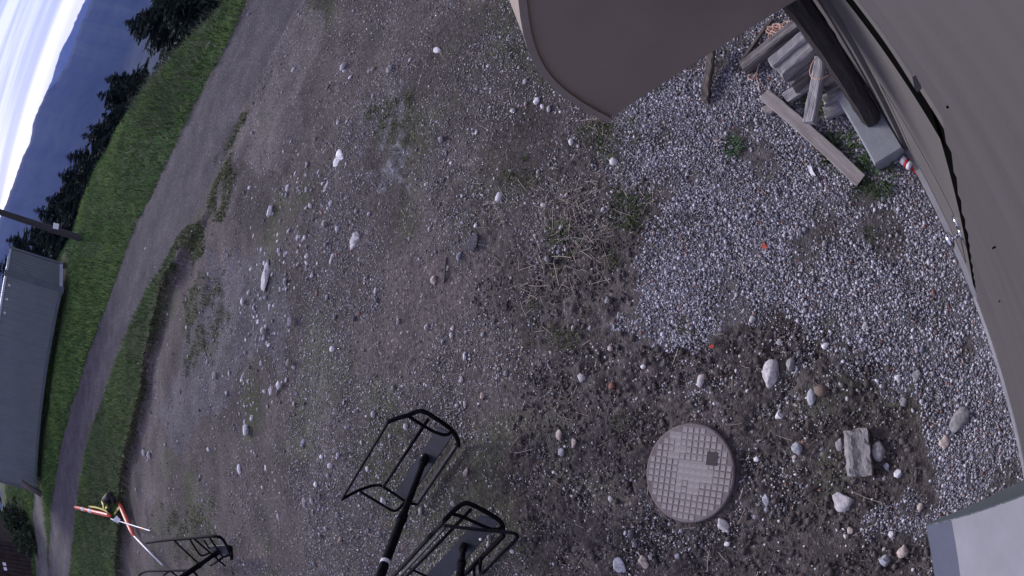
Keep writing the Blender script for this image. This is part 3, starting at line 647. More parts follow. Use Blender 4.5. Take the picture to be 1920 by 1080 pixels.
tb('board', 'small pale block end poking out under the log post, topmost', 'board', at(1546, 154, .14), at(1590, 128, .14), .048, .05, 'wood_pale', 'plank ends under the log post')
tb('board', 'narrow dark plank end second from top beside the log post', 'board', at(1550, 170, .10), at(1600, 146, .10), .05, .045, 'wood_dark', 'plank ends under the log post')
tb('board', 'broad grey plank end third from top beside the log post', 'board', at(1545, 190, .07), at(1612, 158, .07), .066, .04, 'wood_grey', 'plank ends under the log post')
tb('board', 'lowest broad plank end, weed growing on it, beside the log post', 'board', at(1546, 214, .04), at(1622, 180, .04), .082, .035, 'wood_grey', 'plank ends under the log post')
tb('wood_offcut', 'small pale wood offcut beside the upper end of the long board', 'offcut', at(1432, 212, .03), at(1452, 202, .03), .06, .05, 'wood_pale', None, 4)
tb('wood_offcut', 'thin white wood chip lying alone on the gravel', 'offcut', at(1517, 311, .022), at(1525, 328, .022), .022, .006, 'white', None, 4)
tb('stake', 'split brown stake lying under the tip of the awning', 'stake', at(1334, 96, .10), at(1322, 188, .04), .05, .04, 'wood_brown', None, 10, .004)
def ropepath(px, z): return smoothpath([at(p[0], p[1], z + random.uniform(0, .02)) for p in px], 2)
coil = []
cx_, cy_ = 1458, 56
for k in range(46):
    an = k * .83; r1 = 11 + 8 * math.sin(k * 1.9 + .5); coil.append((cx_ + r1 * 1.25 * math.cos(an) + 3 * math.sin(k * .7), cy_ + r1 * .8 * math.sin(an)))
rp_ = ropepath([(1496, 46), (1484, 40), (1468, 40)] + coil + [(1440, 62), (1442, 80), (1432, 92), (1433, 108), (1422, 122), (1419, 138), (1410, 150), (1402, 147), (1404, 140), (1413, 139), (1419, 146), (1422, 158), (1425, 174)], .035)
tag(MB().tube(rp_, .0042, 6).build('rope', 'rope', None, True), 'tangled coil of orange rope trailing across the gravel', 'rope')
lp = [at(1531, 108, .25), at(1524, 116, .255), at(1518, 132, .25), at(1520, 144, .25), at(1530, 149, .252), at(1542, 148, .25), at(1553, 141, .20)]
tag(MB().tube(smoothpath(lp), .0042, 6).build('string', 'rope', None, True), 'loop of orange string round the end of the grey beam', 'string')
tp = thing('tape_roll', (*at(1694, 290)[:2], 0), 'small red and white striped roll at the corner of the concrete block', 'roll')
ta, tb_ = np.array([1.345, -.085, .035]), np.array([1.285, -.112, .035]); td = unit(tb_ - ta)
MB().tube([ta, ta + td * .03], .028, 14).build('white_section', 'white', tp, True)
MB().tube([ta + td * .0302, ta + td * .048], .029, 14).build('red_section', 'tape_red', tp, True)
MB().tube([ta + td * .0482, ta + td * .07], .028, 14).build('white_section', 'white', tp, True)
MB().board(ta + td * .07 + np.array([0, 0, -.01]), ta + td * .125 + np.array([0, 0, -.028]), .022, .003, (0, 0, 1), 4).build('loose_end', 'tape_red', tp)

# ------------------------------------------------------------------ road markers dumped on the grass
def G(px, py, h): return W(px, py, h)
m1 = thing('marker_post', (*hit(236, 972)[:2], hit(236, 972)[2]), 'plain coral-red marker tube lying with its long white stake', 'marker post')
MB().tube(smoothpath([G(220, 937, .12), G(223, 941, .13), G(235, 970, .12), G(249, 1001, .10), G(252, 1006, .09)], 1), [.045] + [.062] * 6 + [.05, .04, .03], 14).build('tube', 'coral', m1, True)
MB().tube([G(251, 1005, .10), G(304, 1059, .12)], .019, 8).build('stake', 'white', m1, True)
m2 = thing('marker_post', (*hit(175, 960)[:2], hit(175, 960)[2]), 'orange marker tube with two white reflective bands leaning on the grass', 'marker post')
q0, q1 = G(141, 951, .50), G(208, 967, .30); n_ = 14
MB().tube([q0 + (q1 - q0) * k / n_ for k in range(n_ + 1)], [.05, .062] + [.06] * (n_ - 2) + [.045], 14).build('tube', 'orange', m2, True)
for f0, f1 in ((.24, .32), (.46, .54)): MB().tube([q0 + (q1 - q0) * f0, q0 + (q1 - q0) * f1], .0635, 14).build('reflective_band', 'band', m2, True)
wb = thing('webbing_strap', (*hit(200, 955)[:2], hit(200, 955)[2]), 'tangled yellow webbing strap draped over the banded marker tube', 'strap')
def strip(path, wd, nm, m, root):
    P = smoothpath(path, 2); mb = MB(); V = []
    for i, p in enumerate(P):
        t_ = unit(P[min(i + 1, len(P) - 1)] - P[max(i - 1, 0)]); s_ = unit(np.cross(t_, [0.2 * math.sin(i * .6), .1, 1]))
        V += [p - s_ * wd / 2, p + s_ * wd / 2, p + s_ * wd / 2 + np.array([0, 0, .004]), p - s_ * wd / 2 + np.array([0, 0, .004])]
    F = [(i * 4 + k, i * 4 + (k + 1) % 4, i * 4 + 4 + (k + 1) % 4, i * 4 + 4 + k) for i in range(len(P) - 1) for k in range(4)]
    return mb.add(V, F).build(nm, m, root)
strip([G(160, 949, .56), G(180, 951, .52), G(198, 957, .45), G(205, 964, .36), G(210, 970, .2)], .05, 'strap', 'yellow', wb)
strip([G(190, 941, .2), G(195, 948, .28), G(192, 954, .22), G(200, 957, .25), G(206, 962, .2), G(212, 958, .15)], .07, 'strap', 'yellow', wb)
strip([G(194, 940, .15), G(201, 942, .28), G(202, 950, .2), G(197, 953, .25)], .07, 'strap', 'yellow', wb)
strip([G(209, 970, .2), G(216, 962, .22), G(223, 952, .2)], .06, 'strap', 'yellow', wb)
rb = MB(); P0 = G(206, 944, .05)
for k in range(9):
    q = G(200 + random.uniform(-3, 18), 935 + random.uniform(-4, 22), .05); 
pts = [G(x, y, h) for x, y, h in ((196, 938, .05), (204, 930, .15), (212, 927, .2), (219, 926, .12), (219, 922, .1))]
rb.tube(smoothpath(pts), .09, 10)
rb.tube(smoothpath([G(203, 940, .08), G(210, 946, .16), G(214, 955, .1), G(209, 960, .05)]), .10, 10)
rb.tube(smoothpath([G(212, 936, .1), G(218, 945, .12), G(216, 956, .08)]), .08, 10)
tag(rb.build('rubber_base', 'rubber', None, True), 'heap of black rubber marker bases behind the coral-red tube', 'rubber base')
sg = thing('white_sign', (*hit(219, 978)[:2], hit(219, 978)[2]), 'crumpled white sign on a thin white pole beside the marker tubes', 'sign')
slab(MB(), [G(211, 976, .3), G(219, 967, .35), G(226, 974, .25), G(222, 981, .2)], .01).build('sign_panel', 'white', sg)
slab(MB(), [G(213, 978, .2), G(221, 980, .22), G(226, 985, .12), G(215, 983, .12)], .01).build('sign_panel', 'band', sg)
MB().tube([G(208, 973, .3), G(226, 978, .22), G(281, 995, .08)], .014, 8).build('pole', 'white', sg)
MB().tube([G(263, 989.5, .12), G(271, 992, .1)], .016, 8).build('orange_band', 'coral', sg)

# ------------------------------------------------------------------ shipping container beyond the road
Cc = hit(128, 546); Lc = hit(76, 922)
dirL = Lc - Cc; LEN = np.linalg.norm(dirL); ux = dirL / LEN
hr = unit([ux[1], -ux[0], 0]); hr = hr if hr @ np.array([0.3, 1, 0]) > 0 else -hr      # horizontal, away from us
uz = unit(np.cross(ux, hr)); uz = uz if uz[2] > 0 else -uz
HT = 2.62; WDT = 2.0
cn = thing('shipping_container', (Cc + ux * LEN / 2), 'blue-grey steel shipping container beyond the gravel road', 'shipping container')
def CP(a_, b_, c_): return Cc + ux * a_ + hr * b_ + uz * (c_ + .22)
def corr(base, along, outw, length, z0, z1, pitch, depth, nm):
    """one corrugated steel sheet: trapezoid ribs"""
    V = []; n = int(round(length / pitch)); pitch = length / n; prf = []
    for i in range(n): prf += [(i * pitch, 0), (i * pitch + pitch * .26, 0), (i * pitch + pitch * .5, -depth), (i * pitch + pitch * .76, -depth)]
    prf.append((length, 0))
    for (s_, d_) in prf: V += [base + along * s_ + outw * d_ + uz * z0, base + along * s_ + outw * d_ + uz * z1]
    return MB().add(V, [(2 * i, 2 * i + 2, 2 * i + 3, 2 * i + 1) for i in range(len(prf) - 1)]).build(nm, 'cont_side', cn)
b0 = CP(0, 0, 0) - uz * 0
corr(CP(.12, .0, 0), ux, -hr, LEN - .24, .16, HT - .12, .275, .036, 'side_wall')
corr(CP(0, .12, 0), hr, -ux, WDT - .24, .16, HT - .12, .19, .075, 'end_wall')
corr(CP(.12, WDT, 0), ux, hr, LEN - .24, .16, HT - .12, .275, .036, 'side_wall')
def cbox(a0_, a1_, b0_, b1_, c0_, c1_, nm, m): return MB().box(CP((a0_ + a1_) / 2, (b0_ + b1_) / 2, (c0_ + c1_) / 2), (abs(a1_ - a0_) / 2, abs(b1_ - b0_) / 2, abs(c1_ - c0_) / 2), [ux, hr, uz]).build(nm, m, cn)
for a_ in (0, LEN):
    for b_ in (0, WDT):
        s_ = -1 if a_ else 1; t_ = -1 if b_ else 1
        cbox(a_ - s_ * .03, a_ + s_ * .12, b_ - t_ * .02, b_ + t_ * .12, .0, HT + .01, 'corner_post', 'cont_dark')
        for c_ in (0, HT): cbox(a_ - s_ * .045, a_ + s_ * .13, b_ - t_ * .03, b_ + t_ * .13, c_ - .03, c_ + .10 if c_ == 0 else c_ + .03, 'corner_casting', 'cont_dark')
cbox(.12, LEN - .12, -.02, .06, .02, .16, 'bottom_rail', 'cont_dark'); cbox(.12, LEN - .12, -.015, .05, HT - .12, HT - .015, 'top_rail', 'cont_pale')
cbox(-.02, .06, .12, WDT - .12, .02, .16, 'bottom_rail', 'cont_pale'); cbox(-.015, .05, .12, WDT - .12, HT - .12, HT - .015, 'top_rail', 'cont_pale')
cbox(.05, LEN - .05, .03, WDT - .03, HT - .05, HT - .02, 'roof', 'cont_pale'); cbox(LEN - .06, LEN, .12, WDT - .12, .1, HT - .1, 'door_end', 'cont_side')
for k in range(3): cbox(.38 + .55 * k, .46 + .55 * k, -.012, -.004, HT - .34, HT - .24, 'white_mark', 'band')
pl = MB(); b_ = hit(72, 928); db_ = math.hypot(b_[0], b_[1]) - 1.6; b_ = far(74, 926, db_); b2 = far(40, 904, db_)
tag(MB().tube([b_ - np.array([0, 0, .1]), b_ + (b2 - b_) * .5, b2], [.15, .14, .13], 10).build('leaning_log', 'wood_brown', None, True), 'short brown log leaning against the near corner of the container', 'log')
# ------------------------------------------------------------------ leaning pole
pb = hit(156, 448); dp = math.hypot(pb[0], pb[1]); pt = far(-60, 377, dp)
po = thing('utility_pole', pb, 'dark leaning pole with a small white tag beside the container', 'pole')
MB().tube([pb - (pt - pb) * .08 + (pt - pb) * k / 10 * 1.25 for k in range(11)], [.115 - .003 * k for k in range(11)], 12).build('shaft', 'pole', po, True)
tg = far(105, 424, dp - .14); MB().box(tg, (.09, .02, .11), [(math.cos(.55), -math.sin(.55), 0), (math.sin(.55), math.cos(.55), 0), (0, 0, 1)]).build('white_tag', 'white', po)
# ------------------------------------------------------------------ dark shed at the far left
s0 = far(62, 1024, 34); s1 = far(66, 1150, 36); zs = gz(s0[0], s0[1]) ; e_ = unit((s1 - s0) * np.array([1, 1, 0])); n_ = np.array([-e_[1], e_[0], 0.]); n_ = n_ if n_[1] > 0 else -n_
sh = thing('timber_shed', (s0[0], s0[1], zs), 'dark brown board shed behind the track at the lower left', 'shed')
shh = 3.4
MB().box(s0 * np.array([1, 1, 0]) + e_ * 3.0 + n_ * 2.0 + np.array([0, 0, zs + shh / 2 - .3]), (2.98, 1.95, shh / 2), [e_, n_, (0, 0, 1)]).build('wall', 'void', sh)
for k in range(24):
    c_ = s0 * np.array([1, 1, 0]) + e_ * (.12 + .25 * k) + np.array([0, 0, zs + shh / 2 - .3])
    MB().box(c_, (.112, .02 + random.uniform(0, .012), shh / 2), [e_, n_, (0, 0, 1)]).build('siding_board', 'shed', sh)
    
for k in range(16):
    c_ = s0 * np.array([1, 1, 0]) + n_ * (.13 + .25 * k) + np.array([0, 0, zs + shh / 2 - .3])
    MB().box(c_, (.02, .112, shh / 2), [e_, n_, (0, 0, 1)]).build('siding_board', 'shed', sh)
MB().box(s0 * np.array([1, 1, 0]) + e_ * 3 + n_ * 2 + np.array([0, 0, zs + shh - .26]), (3.3, 2.3, .05), [e_, n_, (0, 0, 1)]).build('roof', 'pole', sh)
sp = far(9, 1062, 33.9); 
for k in (-1, 1): MB().box(sp + e_ * .14 * k, (.09, .02, .11), [e_, n_, (0, 0, 1)]).build('white_plate', 'white', sh)
# ------------------------------------------------------------------ stones one can pick out
def ico(sub):
    import bmesh
    bm = bmesh.new(); bmesh.ops.create_icosphere(bm, subdivisions=sub, radius=1)
    V = np.array([v.co[:] for v in bm.verts]); F = np.array([[v.index for v in f.verts] for f in bm.faces]); bm.free(); return V, F
I1, F1 = ico(1); I2, F2 = ico(2); I3, F3 = ico(3)
def rockshape(V, seed, cuts=7, rough=.10, lo=.50, hi=.86):
    r = np.random.default_rng(seed); P = V.copy()
    for _ in range(cuts):
        n = unit(r.normal(size=3)); h = r.uniform(lo, hi); e = np.maximum(P @ n - h, 0); P = P - e[:, None] * n[None] * .92
    w_ = r.normal(size=(3, 3)) * 2.2
    return P * (1 + rough * np.sin(V @ w_[0] + 1) * np.sin(V @ w_[1] + 2) + rough * .5 * np.sin(V @ w_[2] * 2.3))[:, None]
PALE, WHT, GRY, BLU, TAN, BRN = (.43, .41, .41), (.66, .65, .66), (.25, .24, .24), (.32, .33, .36), (.44, .37, .32), (.21, .18, .16)
ROCKN = [0]
def rock(px, py, wpx, hpx, c, label, group=None, seed=None, cuts=11, flat=.62, rough=.12, rot=0.):
    """wpx = extent away from the wall in the photograph, hpx = extent across it"""
    ROCKN[0] += 1; seed = seed or ROCKN[0] * 13 + 5
    p = hit(px, py); sl_ = np.linalg.norm(p - np.array([0, 0, H])); dirv = unit(p - np.array([0, 0, H]))
    a1_, a2_ = hit(px, py - 3), hit(px, py + 3); sc_t = np.linalg.norm(a1_ - a2_) / 6
    rad = unit(np.array([p[0], p[1], 0])); tan = np.array([-rad[1], rad[0], 0])
    mpp = sl_ / 1230.                                     # metres per photo pixel across the sight line
    at_ = hpx / 2 * mpp; el_ = -dirv[2]; hh = min(at_, wpx / 2 * mpp / max(.4, el_) if el_ > .6 else at_) * flat
    ar = max(.55 * at_, (wpx / 2 * mpp - hh * math.sqrt(1 - el_**2)) / el_)
    ar = min(ar * 1.22, 3.2 * at_); at_ *= 1.1
    V = rockshape(I3 if hpx > 16 else I2, seed, cuts, rough); F_ = F3 if hpx > 16 else F2
    V = V / np.abs(V).max(0)
    cr, sr = math.cos(rot), math.sin(rot)
    Q = np.stack([V[:, 0] * ar, V[:, 1] * at_, V[:, 2] * hh], 1); Q = np.stack([Q[:, 0] * cr - Q[:, 1] * sr, Q[:, 0] * sr + Q[:, 1] * cr, Q[:, 2]], 1)
    Pw = Q[:, :1] * rad[None] + Q[:, 1:2] * tan[None] + Q[:, 2:] * np.array([0, 0, 1.])[None]
    r = np.random.default_rng(seed); g_ = .8 + .4 * fbm(V[:, 0] * 3 + seed, V[:, 1] * 3 + V[:, 2] * 2, 3, 3)
    o = bigmesh('stone', Pw, F_, MT['stone'], np.array(c)[None] * g_[:, None])
    o.location = (p[0], p[1], gz(p[0], p[1]) + hh * .45)
    return tag(o, label, 'stone', group)
rock(1448, 700, 38, 52, PALE, 'largest pale granite stone in the dark soil above the manhole cover', seed=31, flat=.5)
rock(1484, 684, 22, 23, GRY, 'rounded grey stone touching the largest pale granite one')
rock(1315, 714, 17, 24, PALE, 'smooth oval stone alone in the soil straight above the manhole cover', cuts=2)
rock(1522, 745, 20, 30, BLU, 'bluish broken stone right of the largest pale granite one', cuts=9)
rock(1461, 778, 18, 20, WHT, 'white stone between the largest granite one and the manhole cover')
rock(1650, 845, 32, 37, GRY, 'round brownish grey cobble right of the rectangular concrete chunk', cuts=2, rough=.03, flat=.7)
rock(1684, 889, 18, 19, WHT, 'whitish rounded stone below right of the round cobble')
rock(1663, 877, 13, 18, BLU, 'small bluish stone just below the round cobble')
rock(1659, 895, 11, 12, GRY, 'small grey-green stone below the bluish one near the cobble')
rock(1495, 842, 24, 25, BLU, 'grey-blue stone left of the rectangular concrete chunk', cuts=4)
rock(1490, 858, 10, 10, TAN, 'tan chip touching the grey-blue stone')
rock(1582, 943, 34, 52, PALE, 'hooked pale stone below the rectangular concrete chunk', seed=9, cuts=10, flat=.4, rot=.5, rough=.2)
rock(1692, 1033, 26, 27, TAN, 'cream stone near the tip of the metal hood', cuts=8)
rock(1659, 1050, 22, 25, BLU, 'blue-grey stone left of the cream one near the metal hood')
rock(1671, 1002, 14, 16, WHT, 'white stone above the cream one near the metal hood')
rock(1658, 1028, 11, 9, PALE, 'small pale stone above the blue-grey one near the hood')
rock(1595, 995, 13, 17, TAN, 'largest of the three stones clustered below the hooked stone')
rock(1581, 996, 9, 12, WHT, 'left of the three stones clustered below the hooked stone')
rock(1585, 1006, 8, 11, WHT, 'lowest of the three stones clustered below the hooked stone')
rock(1436, 937, 15, 25, BLU, 'slim grey stone right of the manhole cover')
rock(1356, 985, 18, 35, PALE, 'long bent pale stone under the lower right of the manhole cover', rot=.4)
rock(1160, 1057, 26, 39, BLU, 'wedge-shaped grey-blue stone at the bottom left of the manhole cover', cuts=10, flat=.35)
rock(1208, 1052, 20, 29, TAN, 'tan stone in the pair at the lower edge below the cover')
rock(1220, 1042, 13, 17, PALE, 'pale stone in the pair at the lower edge below the cover')
rock(1091, 708, 20, 16, PALE, 'pointed pale stone at the left end of the dark soil')
rock(1054, 848, 16, 15, BLU, 'bluish stone in the trio left of the manhole cover')
rock(1078, 829, 17, 20, TAN, 'tan stone in the trio left of the manhole cover')
rock(1050, 816, 12, 21, TAN, 'narrow brown stone in the trio left of the manhole cover')
rock(1800, 787, 46, 34, GRY, 'large wedge-shaped grey stone on the gravel near the wall base', seed=57, cuts=11, flat=.55)
rock(1718, 705, 18, 23, GRY, 'flat grey stone on the gravel above the wedge-shaped one', flat=.4)
rock(1684, 709, 15, 14, WHT, 'small white stone on the gravel beside the flat grey one')
rock(1694, 755, 16, 20, GRY, 'dull grey stone half sunk at the gravel edge', flat=.35)
rock(1770, 830, 24, 22, TAN, 'brownish stone in the gravel below the large wedge-shaped one', flat=.5)
rock(1725, 950, 15, 15, TAN, 'cream pebble between hooked stone and metal hood', cuts=3)
rock(1548, 648, 14, 15, WHT, 'white angular stone where the gravel meets dark soil')
rock(1622, 611, 10, 16, PALE, 'smooth egg-shaped stone in the gravel right of the soil', cuts=1)
rock(1460, 641, 17, 12, PALE, 'flat pale stone directly above the largest granite one', flat=.4)
rock(1412, 599, 13, 13, PALE, 'rounded pale stone in the gravel below the orange fragment')
rock(1146, 653, 13, 11, TAN, 'cream stone at the edge between straw and dark soil')
rock(1207, 687, 11, 9, WHT, 'white pebble above the top of the manhole cover')
rock(1161, 590, 9, 11, BLU, 'bluish stone in the mossy strip beside the gravel')
rock(1364, 1021, 14, 12, WHT, 'white stone below the long bent stone at the cover')
rock(1272, 1042, 14, 14, BLU, 'blue-white stone at the lower edge right of the pair')
rock(1147, 935, 13, 12, PALE, 'pale stone half way between lift chair and manhole cover')
rock(1575, 833, 11, 26, GRY, 'slim grey stone along the left side of the concrete chunk')
rock(1420, 861, 12, 11, WHT, 'white stone close to the right rim of the cover')
rock(890, 457, 26, 36, GRY, 'knobbly grey stone at the edge of the dry straw', seed=71, flat=.7)
rock(893, 424, 9, 10, WHT, 'round white pebble above the knobbly grey stone')
rock(861, 482, 10, 16, BLU, 'bluish stone below left of the knobbly grey one')
rock(815, 526, 17, 17, TAN, 'cream stone left of the dry straw', cuts=8)
rock(638, 298, 26, 52, WHT, 'long flat white stone, largest in the upper yard', flat=.22, rot=-.45, seed=44)
rock(601, 323, 14, 26, BRN, 'brown stone left of the long flat white one', flat=.3)
rock(612, 351, 9, 27, PALE, 'narrow pale stone below the long flat white one', flat=.25, rot=-.4)
rock(665, 452, 18, 38, PALE, 'flat pale stone in the middle of the yard', flat=.2, rot=-.4)
rock(522, 320, 14, 20, WHT, 'upper white stone of the group beside the track', flat=.3)
rock(541, 352, 10, 14, WHT, 'white stone below the long flat one, nearer the road')
rock(508, 396, 10, 20, WHT, 'white upright stone in the upper left yard')
rock(443, 397, 11, 30, WHT, 'long white stone close to the roadside weeds', flat=.3)
rock(436, 378, 9, 14, WHT, 'white stone at the head of the long one by the weeds')
rock(474, 356, 9, 22, WHT, 'slim white stone between roadside weeds and yard', flat=.3)
rock(498, 518, 18, 58, PALE, 'broad mossy white rock sunk in the yard', flat=.14, seed=90, rough=.25)
rock(625, 481, 10, 12, WHT, 'white stone below left of the flat pale one in mid yard')
rock(644, 125, 9, 17, WHT, 'crescent white stone near the sandy verge, upper edge')
rock(820, 94, 20, 12, WHT, 'white stone near the upper edge left of the awning')
rock(732, 130, 17, 17, GRY, 'round dark grey stone near the upper edge', cuts=2)
rock(1008, 190, 15, 15, WHT, 'bright white stone just left of the awning tip')
rock(1017, 200, 10, 9, WHT, 'smaller white stone under the bright one by the awning')
rock(392, 85, 8, 13, WHT, 'white stone on the grass bank beyond the road')
rock(270, 848, 8, 12, WHT, 'left white stone of the pair under the turf bank')
rock(281, 854, 8, 14, PALE, 'right white stone of the pair under the turf bank')
rock(524, 722, 12, 17, WHT, 'white stone in the lower left yard above the coral tube')
rock(510, 733, 6, 18, WHT, 'slim white stone beside the one in the lower left yard')
rock(552, 759, 8, 11, TAN, 'pinkish stone in the lower left yard')
rock(463, 808, 8, 23, WHT, 'long slim white stone between bank and lift chairs')
rock(452, 880, 7, 21, WHT, 'long slim white stone nearer the black lift chairs')
rock(720, 941, 15, 17, PALE, 'pale stone under the frame of the middle lift chair')
rock(876, 886, 13, 18, TAN, 'tan stone right of the middle lift chair')
rock(850, 945, 10, 13, PALE, 'pale stone between the two nearest lift chairs')
# small stones that nothing tells apart
for k, (x, y, a_, b_) in enumerate([(456, 565, 6, 14), (494, 620, 7, 15), (545, 605, 6, 18), (541, 680, 5, 14), (570, 832, 6, 18), (500, 877, 8, 12), (574, 942, 6, 20), (526, 970, 6, 18), (404, 705, 6, 14), (390, 680, 6, 12), (705, 545, 6, 12), (748, 603, 7, 12), (801, 614, 9, 14), (850, 615, 8, 11), (831, 641, 8, 10), (872, 671, 9, 12), (700, 180, 7, 10), (771, 112, 8, 10), (700, 130, 6, 10), (620, 470, 6, 9), (560, 446, 6, 12), (536, 476, 6, 12), (608, 420, 5, 14), (714, 381, 8, 10), (768, 448, 8, 8), (846, 306, 7, 6), (806, 430, 7, 10), (575, 500, 6, 8), (553, 498, 6, 10), (536, 530, 7, 14), (586, 516, 8, 12), (867, 712, 9, 13), (873, 757, 9, 12), (906, 742, 13, 14), (645, 755, 8, 8), (690, 880, 8, 12), (1010, 322, 11, 12), (1057, 337, 8, 9), (1063, 366, 9, 10), (1048, 472, 8, 9), (1131, 392, 8, 9), (1075, 615, 8, 10), (1107, 615, 8, 9), (970, 620, 6, 9)]):
    rock(x, y, a_, b_, [WHT, PALE, PALE, TAN, BLU][k % 5], 'small pale stone scattered in the bare dirt yard', 'small pale stones in the yard')
# concrete chunk and coloured scraps
cq = [at(1581, 808, .05), at(1626, 801, .05), at(1636, 892, .05), at(1588, 893, .05)]
V = []; nx_, ny_ = 7, 11
for zt_ in (0, 1):
    for j in range(ny_):
        for i in range(nx_):
            a_, b_ = i / (nx_ - 1), j / (ny_ - 1); p = (cq[0] * (1 - a_) + cq[1] * a_) * (1 - b_) + (cq[3] * (1 - a_) + cq[2] * a_) * b_
            ed = min(a_, 1 - a_, b_, 1 - b_) < .01
            V.append(p + np.array([random.uniform(-.006, .006), random.uniform(-.006, .006), (.02 + random.uniform(-.006, .004) - (.012 if ed else 0) + .008 * math.sin(a_ * 7)) if zt_ else -.07]))
nb_ = nx_ * ny_; F_ = []
for j in range(ny_ - 1):
    for i in range(nx_ - 1):
        q = j * nx_ + i; F_ += [(nb_ + q, nb_ + q + 1, nb_ + q + nx_ + 1, nb_ + q + nx_), (q + nx_, q + nx_ + 1, q + 1, q)]
rim = [i for i in range(nx_)] + [j * nx_ + nx_ - 1 for j in range(1, ny_)] + [(ny_ - 1) * nx_ + i for i in range(nx_ - 2, -1, -1)] + [j * nx_ for j in range(ny_ - 2, 0, -1)]
for k in range(len(rim)): a_, b_ = rim[k], rim[(k + 1) % len(rim)]; F_.append((a_, b_, nb_ + b_, nb_ + a_))
tag(MB().add(V, F_).build('concrete_chunk', 'rubble'), 'rough rectangular chunk of concrete in the soil right of the manhole cover', 'concrete chunk')
of = at(1434, 462, .02); tag(MB().prism([of + np.array(q) for q in ((-.018, -.014, 0), (.02, -.008, .004), (.012, .018, .01), (-.012, .015, .004))], (0, 0, .006)).build('plastic_scrap', 'coral'), 'small orange plastic fragment lying on the grey gravel', 'plastic scrap')
of = at(1335, 650, .02); tag(MB().prism([of + np.array(q) for q in ((-.006, -.016, 0), (.008, -.014, .004), (.010, .012, .006), (-.006, .016, .004))], (0, 0, .004)).build('plastic_scrap', 'orange'), 'tiny red plastic scrap at the lower edge of the gravel', 'plastic scrap')
tb('twig', 'short dark straight twig left of the straw', 'twig', W(836, 484, .015), W(832, 530, .015), .014, .012, 'wood_brown', None, 6, .001)

# ------------------------------------------------------------------ gravel and grit: merged small stones
O1 = np.array([(1, 0, 0), (-1, 0, 0), (0, 1, 0), (0, -1, 0), (0, 0, 1), (0, 0, -1)], float) * 1.15
OF = np.array([(0, 2, 4), (2, 1, 4), (1, 3, 4), (3, 0, 4), (2, 0, 5), (1, 2, 5), (3, 1, 5), (0, 3, 5)])
def scatter(name, X_, Y_, S_, colr, label, seed, tall=.65, sink=.2, lim=.022):
    """many small stones as one mesh: chips below lim, rounder shapes above"""
    r = np.random.default_rng(seed); VV, FF, CC = [], [], []; o0 = 0
    for BV, BF, m in ((O1, OF, S_ < lim), (I1, F1, S_ >= lim)):
        n = int(m.sum())
        if not n: continue
        nv = len(BV); K = 12
        base = np.stack([rockshape(BV, seed * 10 + k, 4, .12) if nv > 6 else BV + r.normal(0, .16, BV.shape) for k in range(K)]); kk = r.integers(0, K, n)
        P = base[kk] * np.stack([r.uniform(.7, 1.3, n), r.uniform(.7, 1.3, n), r.uniform(tall * .7, tall * 1.2, n)], 1)[:, None, :]
        tl = r.normal(0, .35, n); ct, st = np.cos(tl)[:, None], np.sin(tl)[:, None]
        P = np.stack([P[..., 0] * ct - P[..., 2] * st, P[..., 1], P[..., 0] * st + P[..., 2] * ct], -1)
        an = r.uniform(0, 6.283, n); ca, sa = np.cos(an)[:, None], np.sin(an)[:, None]; s_ = S_[m]
        P = np.stack([P[..., 0] * ca - P[..., 1] * sa, P[..., 0] * sa + P[..., 1] * ca, P[..., 2]], -1) * (s_ / 2)[:, None, None]
        P = P + np.stack([X_[m], Y_[m], gtop(X_[m], Y_[m]) + s_ * sink], 1)[:, None, :]
        VV.append(P.reshape(-1, 3)); FF.append((BF[None] + (np.arange(n) * nv)[:, None, None]).reshape(-1, 3) + o0); o0 += n * nv
        CC.append(np.repeat(colr[m][:, None, :], nv, 1).reshape(-1, 3))
    return tag(bigmesh(name, np.concatenate(VV), np.concatenate(FF), MT['gravel'], np.concatenate(CC), kind='stuff'), label)
def stonecols(n, r, pw, pb, lo=.06, hi=.30):
    v = lo + (hi - lo) * r.random(n)**1.6; c = np.stack([v, v * .98, v * 1.03], 1)
    k = r.random(n); c[k < pw] = (np.array([.58, .57, .58])[None] * r.uniform(.7, 1.1, (n, 1)))[k < pw]
    m = (k > pw) & (k < pw + pb); c[m] = (np.array([.19, .195, .22])[None] * r.uniform(.6, 1.3, (n, 1)))[m]
    m = (k > .93); c[m] = (np.array([.27, .20, .165])[None] * r.uniform(.6, 1.2, (n, 1)))[m]
    m = (k > .985); c[m] = (np.array([.24, .12, .09])[None] * r.uniform(.7, 1.2, (n, 1)))[m]
    return c
def sample(n, x0, x1, y0, y1, r): return r.uniform(x0, x1, n), r.uniform(y0, y1, n)
r = np.random.default_rng(21)
x_, y_ = sample(185000, -1.0, 3.6, WY + .01, 2.1, r)
keep = r.random(len(x_)) < (soft(x_, y_, GRAVEL, .1, 14, .10, 4) + soft(x_, y_, GRAVEL, .1, 24, .34, 2.4)) / 2
hole = ss(.60, .72, fbm(x_ * 4, y_ * 4, 3, 88)); thin = ss(.46, .64, fbm(x_ * 2.4 + 3, y_ * 2.4, 4, 90))
dn_ = r.random(len(x_)); keep &= dn_ > .8 * hole + .35 * thin
keep &= ~((x_ > 1.36) & (x_ < 1.89) & (y_ < .09)) & ~((x_ > .45) & (x_ < 1.4) & (y_ < -.115))
x_, y_ = x_[keep], y_[keep]; s_ = np.clip(r.lognormal(math.log(.0094), .38, len(x_)), .0055, .034)
scatter('gravel', x_, y_, s_, stonecols(len(x_), r, .25, .12, .12, .42) * np.array([.98, .98, 1.05])[None], 'crushed grey and white gravel spread along the wall', 3, .7, .25)
